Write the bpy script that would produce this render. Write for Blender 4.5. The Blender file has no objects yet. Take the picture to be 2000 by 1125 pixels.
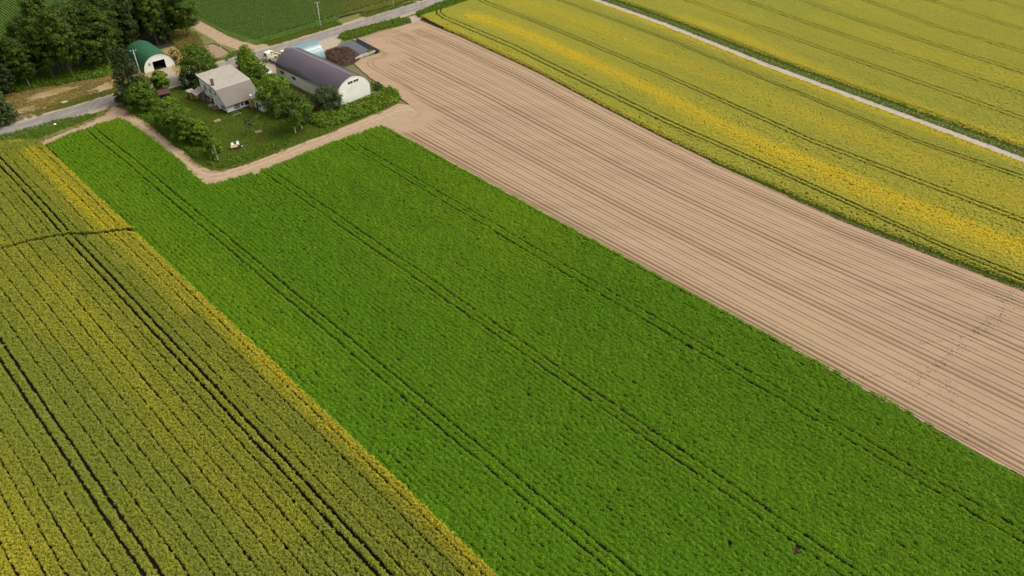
import bpy, bmesh, math, random
import numpy as np
from mathutils import Vector, Matrix

random.seed(7)
rng = np.random.default_rng(11)
scene = bpy.context.scene
COL = scene.collection

# ------------------------------------------------------------------ camera
CAM_H = 80.0
PITCH = math.radians(38.7)
FPX = 1500.0
cam_d = bpy.data.cameras.new('camera')
cam_d.sensor_fit = 'HORIZONTAL'
cam_d.sensor_width = 36.0
cam_d.lens = 36.0 * FPX / 2000.0
cam_d.clip_start = 0.5
cam_d.clip_end = 4000
cam = bpy.data.objects.new('camera', cam_d)
COL.objects.link(cam)
cam.location = (0, 0, CAM_H)
cam.rotation_euler = (math.pi / 2 - PITCH, 0, 0)
scene.camera = cam

# ------------------------------------------------------------------ sky, sun, exposure
SUN_ELEV = math.radians(52)
SUN_AZ = math.radians(82)          # from +Y towards +X
SUN_STRENGTH = 0.95
SKY_STRENGTH = 0.15
EXPOSURE = 0.74
world = bpy.data.worlds.new('World')
scene.world = world
world.use_nodes = True
wn, wl = world.node_tree.nodes, world.node_tree.links
bg = wn['Background']
sky = wn.new('ShaderNodeTexSky')
sky.sky_type = 'NISHITA'
sky.sun_disc = False
sky.sun_elevation = SUN_ELEV
sky.sun_rotation = SUN_AZ
sky.dust_density = 4.0
sky.air_density = 1.0
bw = wn.new('ShaderNodeRGBToBW')
mixw = wn.new('ShaderNodeMix'); mixw.data_type = 'RGBA'
mixw.inputs[0].default_value = 0.85      # a closed cloud layer: nearly grey sky
wl.new(sky.outputs[0], bw.inputs[0])
tw = wn.new('ShaderNodeMix'); tw.data_type = 'RGBA'; tw.blend_type = 'MULTIPLY'
tw.inputs[0].default_value = 1.0
tw.inputs[7].default_value = (1.0, 0.97, 0.90, 1)
wl.new(bw.outputs[0], tw.inputs[6])
wl.new(sky.outputs[0], mixw.inputs[6])
wl.new(tw.outputs[2], mixw.inputs[7])
wl.new(mixw.outputs[2], bg.inputs[0])
bg.inputs[1].default_value = SKY_STRENGTH

sun_d = bpy.data.lights.new('sun', 'SUN')
sun_d.energy = SUN_STRENGTH
sun_d.angle = math.radians(50)
sun_d.color = (1.0, 0.94, 0.85)
sun = bpy.data.objects.new('sun', sun_d)
COL.objects.link(sun)
sd = Vector((math.sin(SUN_AZ) * math.cos(SUN_ELEV), math.cos(SUN_AZ) * math.cos(SUN_ELEV), math.sin(SUN_ELEV)))
sun.rotation_euler = sd.to_track_quat('Z', 'Y').to_euler()
sun.location = (60, 0, 120)

vs = scene.view_settings
vs.view_transform = 'Standard'
vs.look = 'None'
vs.exposure = EXPOSURE
vs.gamma = 1.0
vs.use_curve_mapping = False
scene.cycles.max_bounces = 6
scene.cycles.diffuse_bounces = 3
scene.cycles.transparent_max_bounces = 4
scene.cycles.use_denoising = True

# ------------------------------------------------------------------ layout helpers
# the survey of the photograph: a point of the level ground seen under a pixel of the 2000 x 1125 picture
def at(x, y, z=0.0):
    dx = (x - 1000) / FPX
    dy = -(y - 562.5) / FPX
    d = (dx, math.cos(PITCH) + dy * math.sin(PITCH), -math.sin(PITCH) + dy * math.cos(PITCH))
    t = (z - CAM_H) / d[2]
    return np.array([d[0] * t, d[1] * t])

ROWA = math.radians(-45.5)
EU = np.array([math.cos(ROWA), math.sin(ROWA)])      # along the crop rows, towards the camera's right
EV = np.array([-EU[1], EU[0]])                       # across the rows
def uv(u, v):
    return EU * u + EV * v
def to_uv(p):
    p = np.asarray(p, float)
    return p @ EU, p @ EV
def line(pts):
    return np.array([at(*p) for p in pts])

def inside(P, poly):
    x, y = P[:, 0], P[:, 1]
    r = np.zeros(len(P), bool)
    n = len(poly)
    for i in range(n):
        x1, y1 = poly[i]
        x2, y2 = poly[(i + 1) % n]
        c = (y1 > y) != (y2 > y)
        with np.errstate(divide='ignore', invalid='ignore'):
            xi = (x2 - x1) * (y - y1) / (y2 - y1 + 1e-12) + x1
        r ^= c & (x < xi)
    return r

def dist(P, poly):
    best = np.full(len(P), 1e9)
    for a, b in zip(poly[:-1], poly[1:]):
        d = b - a
        t = np.clip(((P - a) @ d) / max(d @ d, 1e-9), 0, 1)
        q = a + t[:, None] * d
        best = np.minimum(best, np.hypot(*(P - q).T))
    return best

def push(P, poly, g):
    """move points that stand in a wheel track out to its edge"""
    best = np.full(len(P), 1e9); Q = P.copy()
    for a, b in zip(poly[:-1], poly[1:]):
        d = b - a
        t = np.clip(((P - a) @ d) / max(d @ d, 1e-9), 0, 1)
        q = a + t[:, None] * d
        ds = np.hypot(*(P - q).T)
        m = ds < best
        best = np.where(m, ds, best); Q[m] = q[m]
    m = best < g
    out = P.copy()
    dv = P[m] - Q[m]
    out[m] = Q[m] + dv / np.maximum(best[m], 1e-6)[:, None] * g
    return out

def unit(v):
    return v / np.maximum(np.linalg.norm(v, axis=-1, keepdims=True), 1e-9)

class Noise:
    def __init__(self, seed):
        self.g = np.random.default_rng(seed).random((256, 256))
    def __call__(self, x, y):
        xi = np.floor(x).astype(int); yi = np.floor(y).astype(int)
        fx = x - xi; fy = y - yi
        fx = fx * fx * (3 - 2 * fx); fy = fy * fy * (3 - 2 * fy)
        g = self.g
        a = g[xi % 256, yi % 256]; b = g[(xi + 1) % 256, yi % 256]
        c = g[xi % 256, (yi + 1) % 256]; d = g[(xi + 1) % 256, (yi + 1) % 256]
        return (a * (1 - fx) + b * fx) * (1 - fy) + (c * (1 - fx) + d * fx) * fy
N1, N2, N3 = Noise(1), Noise(2), Noise(3)
def fbm(n, x, y):
    return (n(x, y) + 0.5 * n(x * 2.1 + 7, y * 2.1 + 3) + 0.25 * n(x * 4.3 + 1, y * 4.3 + 9)) / 1.75

# ------------------------------------------------------------------ object helpers
def tag(o, label=None, cat=None, group=None, kind=None):
    if label: o['label'] = label
    if cat: o['category'] = cat
    if group: o['group'] = group
    if kind: o['kind'] = kind
    return o

def empty(name, loc=(0, 0, 0), rz=0.0):
    o = bpy.data.objects.new(name, None)
    o.empty_display_size = 0.3
    COL.objects.link(o)
    o.location = loc
    o.rotation_euler = (0, 0, rz)
    return o

def link_mesh(name, me, m=None, parent=None):
    o = bpy.data.objects.new(name, me)
    COL.objects.link(o)
    if m is not None and not me.materials:
        me.materials.append(m)
    if parent is not None:
        o.parent = parent
    return o

def copy_tree(o, parent=None):
    c = o.copy()
    COL.objects.link(c)
    if parent is not None:
        c.parent = parent
    for ch in list(o.children):
        copy_tree(ch, c)
    return c

class MB:
    """collects faces of one part"""
    def __init__(self):
        self.v = []; self.f = []
    def quad(self, *p):
        n = len(self.v); self.v += [tuple(q) for q in p]; self.f.append(tuple(range(n, n + len(p)))); return self
    def box(self, x0, x1, y0, y1, z0, z1, rz=0.0, c=None):
        n = len(self.v)
        pts = [(x, y, z) for z in (z0, z1) for (x, y) in ((x0, y0), (x1, y0), (x1, y1), (x0, y1))]
        if rz:
            cx, cy = c if c else ((x0 + x1) / 2, (y0 + y1) / 2)
            ca, sa = math.cos(rz), math.sin(rz)
            pts = [(cx + (x - cx) * ca - (y - cy) * sa, cy + (x - cx) * sa + (y - cy) * ca, z) for x, y, z in pts]
        self.v += pts
        self.f += [tuple(n + i for i in q) for q in ((3, 2, 1, 0), (4, 5, 6, 7), (0, 1, 5, 4), (1, 2, 6, 5), (2, 3, 7, 6), (3, 0, 4, 7))]
        return self
    def tube(self, pts, rad, n=8, cap=True):
        base = len(self.v)
        pts = [Vector(p) for p in pts]
        k = len(pts)
        if not hasattr(rad, '__len__'): rad = [rad] * k
        for i, p in enumerate(pts):
            d = (pts[min(i + 1, k - 1)] - pts[max(i - 1, 0)]).normalized()
            a = d.orthogonal().normalized() if abs(d.z) > 0.999 else d.cross(Vector((0, 0, 1))).normalized()
            b = d.cross(a)
            for j in range(n):
                t = 2 * math.pi * j / n
                self.v.append(tuple(p + (a * math.cos(t) + b * math.sin(t)) * rad[i]))
        for i in range(k - 1):
            for j in range(n):
                self.f.append((base + i * n + j, base + i * n + (j + 1) % n, base + (i + 1) * n + (j + 1) % n, base + (i + 1) * n + j))
        if cap:
            self.f.append(tuple(base + j for j in range(n))[::-1])
            self.f.append(tuple(base + (k - 1) * n + j for j in range(n)))
        return self
    def extrude(self, prof, axis, a0, a1):
        """closed 2-D profile swept along x or y; prof in (other, z)"""
        n = len(self.v); k = len(prof)
        for a in (a0, a1):
            for (q, z) in prof:
                self.v.append((a, q, z) if axis == 'x' else (q, a, z))
        for i in range(k):
            j = (i + 1) % k
            self.f.append((n + i, n + j, n + k + j, n + k + i))
        self.f.append(tuple(n + i for i in range(k))[::-1])
        self.f.append(tuple(n + k + i for i in range(k)))
        return self
    def build(self, name, m, parent=None, smooth=False, bevel=0.0):
        me = bpy.data.meshes.new(name)
        me.from_pydata(self.v, [], self.f)
        bm = bmesh.new(); bm.from_mesh(me)
        bmesh.ops.recalc_face_normals(bm, faces=bm.faces)
        if bevel:
            bmesh.ops.remove_doubles(bm, verts=bm.verts, dist=1e-4)
            bmesh.ops.bevel(bm, geom=list(bm.edges), offset=bevel, segments=2, affect='EDGES', profile=0.6)
        bm.to_mesh(me); bm.free()
        if smooth:
            me.polygons.foreach_set('use_smooth', [True] * len(me.polygons))
        return link_mesh(name, me, m, parent)

# ------------------------------------------------------------------ materials
def nodes_of(m):
    m.use_nodes = True
    return m.node_tree.nodes, m.node_tree.links

def mat(name, c1, c2=None, scale=1.0, rough=0.8, spec=0.3, bump=0.0, metallic=0.0, stretch=None, rz=0.0, detail=4, c3=None, scale3=8.0, f3=0.5, coat=0.0, world_space=True):
    m = bpy.data.materials.new(name)
    n, l = nodes_of(m)
    b = n['Principled BSDF']
    b.inputs['Roughness'].default_value = rough
    b.inputs['Specular IOR Level'].default_value = spec
    b.inputs['Metallic'].default_value = metallic
    b.inputs['Coat Weight'].default_value = coat
    b.inputs['Base Color'].default_value = (*c1, 1)
    if c2 is not None or bump:
        if world_space:
            src = n.new('ShaderNodeNewGeometry').outputs['Position']
        else:
            src = n.new('ShaderNodeTexCoord').outputs['Object']
        mp = n.new('ShaderNodeMapping')
        mp.inputs['Rotation'].default_value = (0, 0, rz)
        if stretch: mp.inputs['Scale'].default_value = stretch
        l.new(src, mp.inputs[0])
        t = n.new('ShaderNodeTexNoise')
        t.inputs['Scale'].default_value = scale
        t.inputs['Detail'].default_value = detail
        t.inputs['Roughness'].default_value = 0.65
        l.new(mp.outputs[0], t.inputs['Vector'])
        if c2 is not None:
            r = n.new('ShaderNodeMapRange')
            r.inputs[1].default_value = 0.35; r.inputs[2].default_value = 0.65
            l.new(t.outputs[0], r.inputs[0])
            mx = n.new('ShaderNodeMix'); mx.data_type = 'RGBA'
            mx.inputs[6].default_value = (*c1, 1); mx.inputs[7].default_value = (*c2, 1)
            l.new(r.outputs[0], mx.inputs[0])
            out = mx.outputs[2]
            if c3 is not None:
                t3 = n.new('ShaderNodeTexNoise'); t3.inputs['Scale'].default_value = scale3; t3.inputs['Detail'].default_value = 5
                l.new(mp.outputs[0], t3.inputs['Vector'])
                r3 = n.new('ShaderNodeMapRange'); r3.inputs[1].default_value = 0.5; r3.inputs[2].default_value = 0.68; r3.inputs[4].default_value = f3
                l.new(t3.outputs[0], r3.inputs[0])
                m3 = n.new('ShaderNodeMix'); m3.data_type = 'RGBA'
                l.new(r3.outputs[0], m3.inputs[0]); l.new(out, m3.inputs[6]); m3.inputs[7].default_value = (*c3, 1)
                out = m3.outputs[2]
            l.new(out, b.inputs['Base Color'])
        if bump:
            bp = n.new('ShaderNodeBump')
            bp.inputs['Strength'].default_value = min(1.0, bump)
            bp.inputs['Distance'].default_value = 0.05
            l.new(t.outputs[0], bp.inputs['Height'])
            l.new(bp.outputs[0], b.inputs['Normal'])
    return m

def leaf_mat(name, dark, light, accent=None, rough=0.6, trans=0.40, spec=0.25):
    """leaves: each leaf has its own random value; scattered plants carry an instance value as well"""
    m = bpy.data.materials.new(name)
    n, l = nodes_of(m)
    b = n['Principled BSDF']
    out = n['Material Output']
    b.inputs['Roughness'].default_value = rough
    b.inputs['Specular IOR Level'].default_value = spec
    a = n.new('ShaderNodeAttribute'); a.attribute_name = 'rnd'
    mx = n.new('ShaderNodeMix'); mx.data_type = 'RGBA'
    mx.inputs[6].default_value = (*dark, 1); mx.inputs[7].default_value = (*light, 1)
    l.new(a.outputs['Fac'], mx.inputs[0])
    col = mx.outputs[2]
    if accent is not None:
        ti = n.new('ShaderNodeAttribute'); ti.attribute_type = 'INSTANCER'; ti.attribute_name = 'tint'
        fl = n.new('ShaderNodeAttribute'); fl.attribute_name = 'flower'
        mu = n.new('ShaderNodeMath'); mu.operation = 'MULTIPLY'; mu.use_clamp = True
        l.new(ti.outputs['Fac'], mu.inputs[0]); l.new(fl.outputs['Fac'], mu.inputs[1])
        m2 = n.new('ShaderNodeMix'); m2.data_type = 'RGBA'
        l.new(mu.outputs[0], m2.inputs[0]); l.new(col, m2.inputs[6]); m2.inputs[7].default_value = (*accent, 1)
        col = m2.outputs[2]
    l.new(col, b.inputs['Base Color'])
    if trans:
        tr = n.new('ShaderNodeBsdfTranslucent')
        l.new(col, tr.inputs[0])
        ms = n.new('ShaderNodeMixShader'); ms.inputs[0].default_value = trans
        l.new(b.outputs[0], ms.inputs[1]); l.new(tr.outputs[0], ms.inputs[2])
        l.new(ms.outputs[0], out.inputs['Surface'])
    return m

M = {}
M['base'] = mat('meadow_soil', (0.16, 0.13, 0.06), (0.10, 0.12, 0.03), 0.15, bump=0.5)
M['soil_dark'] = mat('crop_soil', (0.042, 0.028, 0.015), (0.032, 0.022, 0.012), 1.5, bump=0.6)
M['track'] = mat('track_dirt', (0.385, 0.275, 0.175), (0.30, 0.21, 0.13), 0.7, bump=0.5, c3=(0.24, 0.19, 0.11), scale3=2.2, f3=0.45)
M['lawn'] = mat('lawn_ground', (0.095, 0.135, 0.016), (0.135, 0.145, 0.028), 0.35, bump=0.4)
M['lot'] = mat('lot_ground', (0.30, 0.21, 0.085), (0.21, 0.165, 0.05), 0.22, bump=0.5, c3=(0.40, 0.31, 0.22), scale3=0.12, f3=0.9)
M['rut'] = mat('rut_soil', (0.44, 0.325, 0.215), (0.36, 0.26, 0.17), 0.9, bump=0.4)
M['plot'] = mat('plot_soil', (0.30, 0.205, 0.135), (0.24, 0.165, 0.105), 1.2, bump=0.5)
M['clod'] = mat('ridge_soil', (0.12, 0.075, 0.045), (0.08, 0.06, 0.03), 2.0, bump=0.6)
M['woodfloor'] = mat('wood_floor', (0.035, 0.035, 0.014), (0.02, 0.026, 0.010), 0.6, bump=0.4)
M['asphalt'] = mat('asphalt', (0.235, 0.21, 0.185), (0.195, 0.172, 0.152), 0.8, rough=0.9, bump=0.15, stretch=(1, 0.1, 1), rz=-math.radians(44.5) + math.pi / 2, c3=(0.30, 0.26, 0.22), scale3=0.5, f3=0.6)
M['shoulder'] = mat('shoulder_gravel', (0.40, 0.33, 0.255), (0.31, 0.25, 0.18), 0.9, bump=0.5)
M['paint'] = mat('road_paint', (0.55, 0.52, 0.46), (0.34, 0.30, 0.26), 3.0, rough=0.8)
M['gravel'] = mat('path_gravel', (0.40, 0.345, 0.30), (0.32, 0.27, 0.23), 0.8, bump=0.4)
M['verge'] = mat('verge_ground', (0.11, 0.13, 0.022), (0.165, 0.15, 0.045), 0.5, bump=0.4)

def soil_field():
    m = bpy.data.materials.new('tilled_soil')
    n, l = nodes_of(m)
    b = n['Principled BSDF']; b.inputs['Roughness'].default_value = 0.95; b.inputs['Specular IOR Level'].default_value = 0.1
    pos = n.new('ShaderNodeNewGeometry')
    mp = n.new('ShaderNodeMapping'); mp.inputs['Rotation'].default_value = (0, 0, math.radians(45.5)); mp.inputs['Scale'].default_value = (0.10, 1, 1)
    l.new(pos.outputs['Position'], mp.inputs[0])
    t = n.new('ShaderNodeTexNoise'); t.inputs['Scale'].default_value = 0.28; t.inputs['Detail'].default_value = 6
    l.new(mp.outputs[0], t.inputs['Vector'])
    t2 = n.new('ShaderNodeTexNoise'); t2.inputs['Scale'].default_value = 0.035; t2.inputs['Detail'].default_value = 2
    l.new(pos.outputs['Position'], t2.inputs['Vector'])
    t3 = n.new('ShaderNodeTexNoise'); t3.inputs['Scale'].default_value = 5.0; t3.inputs['Detail'].default_value = 4
    l.new(pos.outputs['Position'], t3.inputs['Vector'])
    def mixc(fac, a, c):
        x = n.new('ShaderNodeMix'); x.data_type = 'RGBA'
        l.new(fac, x.inputs[0])
        for k, q in ((6, a), (7, c)):
            if isinstance(q, tuple): x.inputs[k].default_value = (*q, 1)
            else: l.new(q, x.inputs[k])
        return x.outputs[2]
    def rng_(s, lo, hi, o=1.0):
        x = n.new('ShaderNodeMapRange'); x.inputs[1].default_value = lo; x.inputs[2].default_value = hi; x.inputs[4].default_value = o
        l.new(s, x.inputs[0]); return x.outputs[0]
    c = mixc(rng_(t.outputs[0], .35, .65), (0.372, 0.260, 0.172), (0.315, 0.220, 0.145))
    c = mixc(rng_(t2.outputs[0], .4, .65, 0.7), c, (0.355, 0.258, 0.158))
    c = mixc(rng_(t3.outputs[0], .45, .8, 0.45), c, (0.26, 0.165, 0.098))
    a = n.new('ShaderNodeAttribute'); a.attribute_name = 'damp'
    c = mixc(a.outputs['Fac'], c, (0.135, 0.080, 0.042))
    l.new(c, b.inputs['Base Color'])
    bp = n.new('ShaderNodeBump'); bp.inputs['Strength'].default_value = 0.7; bp.inputs['Distance'].default_value = 0.05
    l.new(t3.outputs[0], bp.inputs['Height']); l.new(bp.outputs[0], b.inputs['Normal'])
    return m
M['tilled'] = soil_field()

M['potato'] = leaf_mat('potato_leaf', (0.112, 0.248, 0.010), (0.198, 0.385, 0.018), (0.36, 0.48, 0.020), trans=0.47, spec=0.10)
M['rape'] = leaf_mat('rape_stem', (0.185, 0.225, 0.028), (0.365, 0.405, 0.065), (0.78, 0.62, 0.045), trans=0.3, spec=0.1)
M['grain'] = leaf_mat('grain_stem', (0.36, 0.385, 0.065), (0.66, 0.645, 0.145), (0.90, 0.72, 0.060), trans=0.40, spec=0.15)
M['soy'] = leaf_mat('soy_leaf', (0.075, 0.185, 0.016), (0.150, 0.325, 0.028), (0.26, 0.25, 0.02), trans=0.25, spec=0.15)
M['grass'] = leaf_mat('grass_blade', (0.095, 0.165, 0.012), (0.190, 0.275, 0.024), (0.20, 0.18, 0.04), trans=0.2)
M['weed'] = leaf_mat('weed_leaf', (0.060, 0.130, 0.007), (0.160, 0.265, 0.014), (0.20, 0.27, 0.02), trans=0.25)
M['straw'] = leaf_mat('straw_blade', (0.22, 0.17, 0.04), (0.38, 0.29, 0.085), (0.10, 0.13, 0.02), trans=0.15)
M['leaf_mid'] = leaf_mat('broadleaf_leaf', (0.042, 0.088, 0.007), (0.155, 0.245, 0.016))
M['leaf_light'] = leaf_mat('light_leaf', (0.062, 0.125, 0.008), (0.225, 0.335, 0.018))
M['leaf_dark'] = leaf_mat('dark_leaf', (0.020, 0.042, 0.010), (0.070, 0.105, 0.016))
M['leaf_wood'] = leaf_mat('wood_leaf', (0.020, 0.042, 0.005), (0.125, 0.190, 0.012))
M['leaf_grey'] = leaf_mat('grey_green_leaf', (0.045, 0.070, 0.022), (0.125, 0.165, 0.055))
M['leaf_spruce'] = leaf_mat('spruce_needle', (0.018, 0.038, 0.009), (0.065, 0.085, 0.016), trans=0.05)
M['leaf_red'] = leaf_mat('red_brown_leaf', (0.09, 0.035, 0.015), (0.18, 0.07, 0.03))
M['blossom'] = mat('blossom', (0.72, 0.70, 0.62), rough=0.6)
M['bark'] = mat('bark', (0.14, 0.10, 0.07), (0.09, 0.065, 0.045), 4, rough=0.9, bump=0.4)
M['bark_pale'] = mat('pale_bark', (0.33, 0.29, 0.23), (0.20, 0.17, 0.13), 3, rough=0.9)
M['birch'] = mat('birch_bark', (0.74, 0.70, 0.63), (0.55, 0.50, 0.44), 3.0, rough=0.7)
M['white_wall'] = mat('white_siding', (0.80, 0.80, 0.80), (0.75, 0.75, 0.75), 0.7, rough=0.7)
M['cream_wall'] = mat('cream_sheet', (0.80, 0.795, 0.73), (0.74, 0.735, 0.67), 0.35, rough=0.55, c3=(0.55, 0.53, 0.44), scale3=0.5, f3=0.25)
M['cream_pale'] = mat('pale_door_sheet', (0.80, 0.80, 0.73), (0.72, 0.72, 0.64), 0.5, rough=0.55)
M['roof_tan'] = mat('tan_metal_roof', (0.385, 0.348, 0.30), (0.345, 0.312, 0.268), 0.5, rough=0.6, spec=0.25, c3=(0.30, 0.26, 0.21), scale3=0.9, f3=0.5)
M['roof_shaded'] = mat('shaded_roof_sheet', (0.215, 0.19, 0.165), (0.19, 0.168, 0.146), 0.5, rough=0.75, spec=0.12, c3=(0.17, 0.145, 0.125), scale3=0.9, f3=0.5)  # darker copy of the tan roof: front slope's shade painted into the colour
M['roof_purple'] = mat('purple_brown_roof', (0.100, 0.076, 0.094), (0.083, 0.064, 0.082), 0.25, rough=0.27, spec=0.5, coat=0.5)
M['roof_green'] = mat('green_roof', (0.035, 0.125, 0.062), (0.028, 0.10, 0.050), 0.6, rough=0.5, spec=0.4)
M['roof_teal'] = mat('teal_roof', (0.165, 0.275, 0.295), (0.14, 0.24, 0.26), 0.6, rough=0.25, spec=0.5, coat=0.5)
M['trim_dark'] = mat('dark_trim', (0.045, 0.038, 0.038), rough=0.5)
M['trim_white'] = mat('white_trim', (0.76, 0.75, 0.72), rough=0.5)
M['glass'] = mat('window_glass', (0.03, 0.034, 0.038), rough=0.12, spec=0.6)
M['curtain'] = mat('pale_curtain', (0.34, 0.35, 0.34), (0.25, 0.26, 0.26), 3.0, rough=0.25, spec=0.6)
M['brick_brown'] = mat('chimney_brick', (0.16, 0.115, 0.085), (0.11, 0.08, 0.06), 4.0, rough=0.9)
M['foundation'] = mat('dark_foundation', (0.085, 0.06, 0.05), (0.06, 0.045, 0.04), 2.0)
M['concrete'] = mat('concrete', (0.46, 0.42, 0.36), (0.34, 0.31, 0.26), 0.9, bump=0.2)
M['tan_wood'] = mat('tan_wood', (0.48, 0.30, 0.11), (0.40, 0.24, 0.085), 2.0, rough=0.7, stretch=(6, 6, 0.6))
M['red_wood'] = mat('red_brown_wood', (0.24, 0.095, 0.06), (0.18, 0.075, 0.05), 2.0, rough=0.75)
M['maroon'] = mat('maroon_sheet', (0.105, 0.045, 0.038), (0.08, 0.034, 0.03), 1.0, rough=0.5)
M['navy'] = mat('dark_navy_board', (0.018, 0.024, 0.034), rough=0.5)
M['grey_sheet'] = mat('grey_sheet', (0.42, 0.38, 0.34), (0.33, 0.30, 0.27), 0.8, rough=0.45)
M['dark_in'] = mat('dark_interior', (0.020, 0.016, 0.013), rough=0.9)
M['plank'] = mat('weathered_plank', (0.50, 0.36, 0.235), (0.40, 0.28, 0.18), 2.5, rough=0.8)
M['white_plastic'] = mat('white_plastic', (0.85, 0.84, 0.78), rough=0.4)
M['black_plastic'] = mat('black_plastic', (0.012, 0.011, 0.011), rough=0.5)
M['car_white'] = mat('white_car_paint', (0.83, 0.83, 0.82), rough=0.28, coat=0.5)
M['car_grey'] = mat('grey_car_paint', (0.13, 0.135, 0.145), rough=0.3, coat=0.5)
M['yellow'] = mat('yellow_paint', (0.70, 0.52, 0.11), rough=0.45)
M['teal_paint'] = mat('teal_paint', (0.10, 0.30, 0.26), rough=0.45)
M['tyre'] = mat('tyre', (0.015, 0.015, 0.015), rough=0.85)
M['steel'] = mat('steel', (0.34, 0.34, 0.34), rough=0.4, metallic=0.6)
M['bed'] = mat('truck_bed', (0.26, 0.19, 0.135), (0.18, 0.13, 0.10), 3.0)
M['lamp'] = mat('headlamp_glass', (0.6, 0.62, 0.65), rough=0.1)
M['pole'] = mat('pole_concrete', (0.52, 0.49, 0.44), (0.44, 0.41, 0.37), 1.0)
M['brush'] = mat('brushwood', (0.090, 0.052, 0.038), (0.048, 0.030, 0.023), 2.2, bump=0.8)
M['twig'] = leaf_mat('twig', (0.045, 0.026, 0.020), (0.20, 0.120, 0.085), rough=0.9, trans=0.0)
M['pond'] = mat('pond_water', (0.055, 0.062, 0.075), (0.07, 0.075, 0.085), 0.3, rough=0.10, spec=0.6)
M['liner'] = mat('black_liner', (0.016, 0.015, 0.017), rough=0.35, spec=0.5)
M['liner_grey'] = mat('dusty_liner', (0.22, 0.19, 0.185), (0.15, 0.13, 0.13), 1.0, rough=0.5)
M['tarp'] = mat('blue_tarp', (0.05, 0.06, 0.13), rough=0.5)
M['stone'] = mat('pale_stone', (0.50, 0.47, 0.40), (0.38, 0.35, 0.30), 5.0, bump=0.3)
M['cement'] = mat('clod_soil', (0.21, 0.135, 0.082), rough=0.95)

# ------------------------------------------------------------------ flat ground sheets
def sheet(name, pts, z, m, label=None, kind='structure', parent=None, cat=None):
    me = bpy.data.meshes.new(name)
    me.from_pydata([(float(p[0]), float(p[1]), z) for p in pts], [], [tuple(range(len(pts)))])
    bm = bmesh.new(); bm.from_mesh(me)
    for f in bm.faces:
        if f.normal.z < 0: f.normal_flip()
    bmesh.ops.triangulate(bm, faces=bm.faces)
    bm.to_mesh(me); bm.free()
    o = link_mesh(name, me, m, parent)
    if kind: tag(o, kind=kind)
    if label: o['label'] = label
    if cat: o['category'] = cat
    return o

def ribbon(pts, half, extra=0.0):
    pts = np.asarray(pts, float)
    d = np.gradient(pts, axis=0)
    d /= np.linalg.norm(d, axis=1)[:, None]
    nrm = np.stack([-d[:, 1], d[:, 0]], 1)
    return np.concatenate([pts + nrm * half, (pts - nrm * half)[::-1]])

def wobble(poly, step=1.5, amp=0.35, seed=3):
    poly = np.asarray(poly, float)
    out = []
    n = len(poly)
    for i in range(n):
        a, b = poly[i], poly[(i + 1) % n]
        L = np.linalg.norm(b - a)
        k = max(1, int(L / step))
        d = (b - a) / max(L, 1e-6)
        nr = np.array([-d[1], d[0]])
        for j in range(k):
            p = a + (b - a) * j / k
            w = (N2(np.array([p[0] * 0.45 + seed]), np.array([p[1] * 0.45]))[0] - 0.5) * 2 * amp
            out.append(p + nr * w)
    return np.array(out)

sheet('ground', [(-1500, -1200), (1500, -1200), (1500, 2200), (-1500, 2200)], -0.14, M['base'], 'broad farmland ground under and beyond the fields')

PX_TRACK = [(222, 205), (255, 221), (291, 243), (314, 262), (337, 280), (360, 298), (388, 321), (408, 331), (426, 334), (462, 327), (500, 314), (560, 291), (620, 268), (680, 245),
            (735, 222), (778, 202), (800, 205), (822, 222), (800, 242), (755, 252), (650, 288), (520, 338), (440, 364), (405, 369), (393, 360),
            (328, 299), (282, 262), (240, 236), (180, 254), (95, 288), (72, 279), (150, 248), (200, 227)]
TRACK = line(PX_TRACK)

# soils under the crops
U_TOP = -186.0
POTATO = np.array([at(88, 286), at(130, 268), at(180, 249), at(236, 233), at(262, 246), at(283, 262), at(330, 297), at(405, 364), at(440, 356), at(520, 332),
                   at(650, 281), at(750, 245), uv(-110, 90.2), uv(-62, 89.8), uv(-27, 89.7), uv(6, 89.2), uv(40, 89.0), uv(40, 60), uv(8, 32), uv(-87, 31.6)])
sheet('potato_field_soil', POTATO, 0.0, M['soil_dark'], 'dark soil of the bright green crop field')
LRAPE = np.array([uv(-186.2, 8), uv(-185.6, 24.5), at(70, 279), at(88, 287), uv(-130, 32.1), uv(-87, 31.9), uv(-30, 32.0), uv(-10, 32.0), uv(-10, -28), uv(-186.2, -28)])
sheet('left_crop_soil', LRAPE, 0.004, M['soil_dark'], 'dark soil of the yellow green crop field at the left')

# upper boundary of the ploughed field and the gravel path, as distance across the rows
BR = line([(820, 40), (900, 72), (1050, 142), (1175, 208), (1300, 272), (1400, 320), (1500, 363), (1650, 428), (1837, 500), (2000, 562)])
BRu, BRv = to_uv(BR)
PA = line([(1160, 0), (1300, 50), (1400, 90), (1500, 130), (1625, 176), (1750, 222), (1875, 268), (2000, 315)])
PAu, PAv = to_uv(PA)
def v_brown_top(u):
    return np.interp(u, np.append(BRu, 60), np.append(BRv, 134.5))
def v_brown_low(u):
    return np.interp(u, [-190, -133.6, -62, 6, 60], [90.6, 90.5, 89.9, 89.3, 89.1])
def v_path(u):
    return np.interp(u, np.concatenate([[-260], PAu, [80]]), np.concatenate([[197.5], PAv, [164.5]]))

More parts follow.
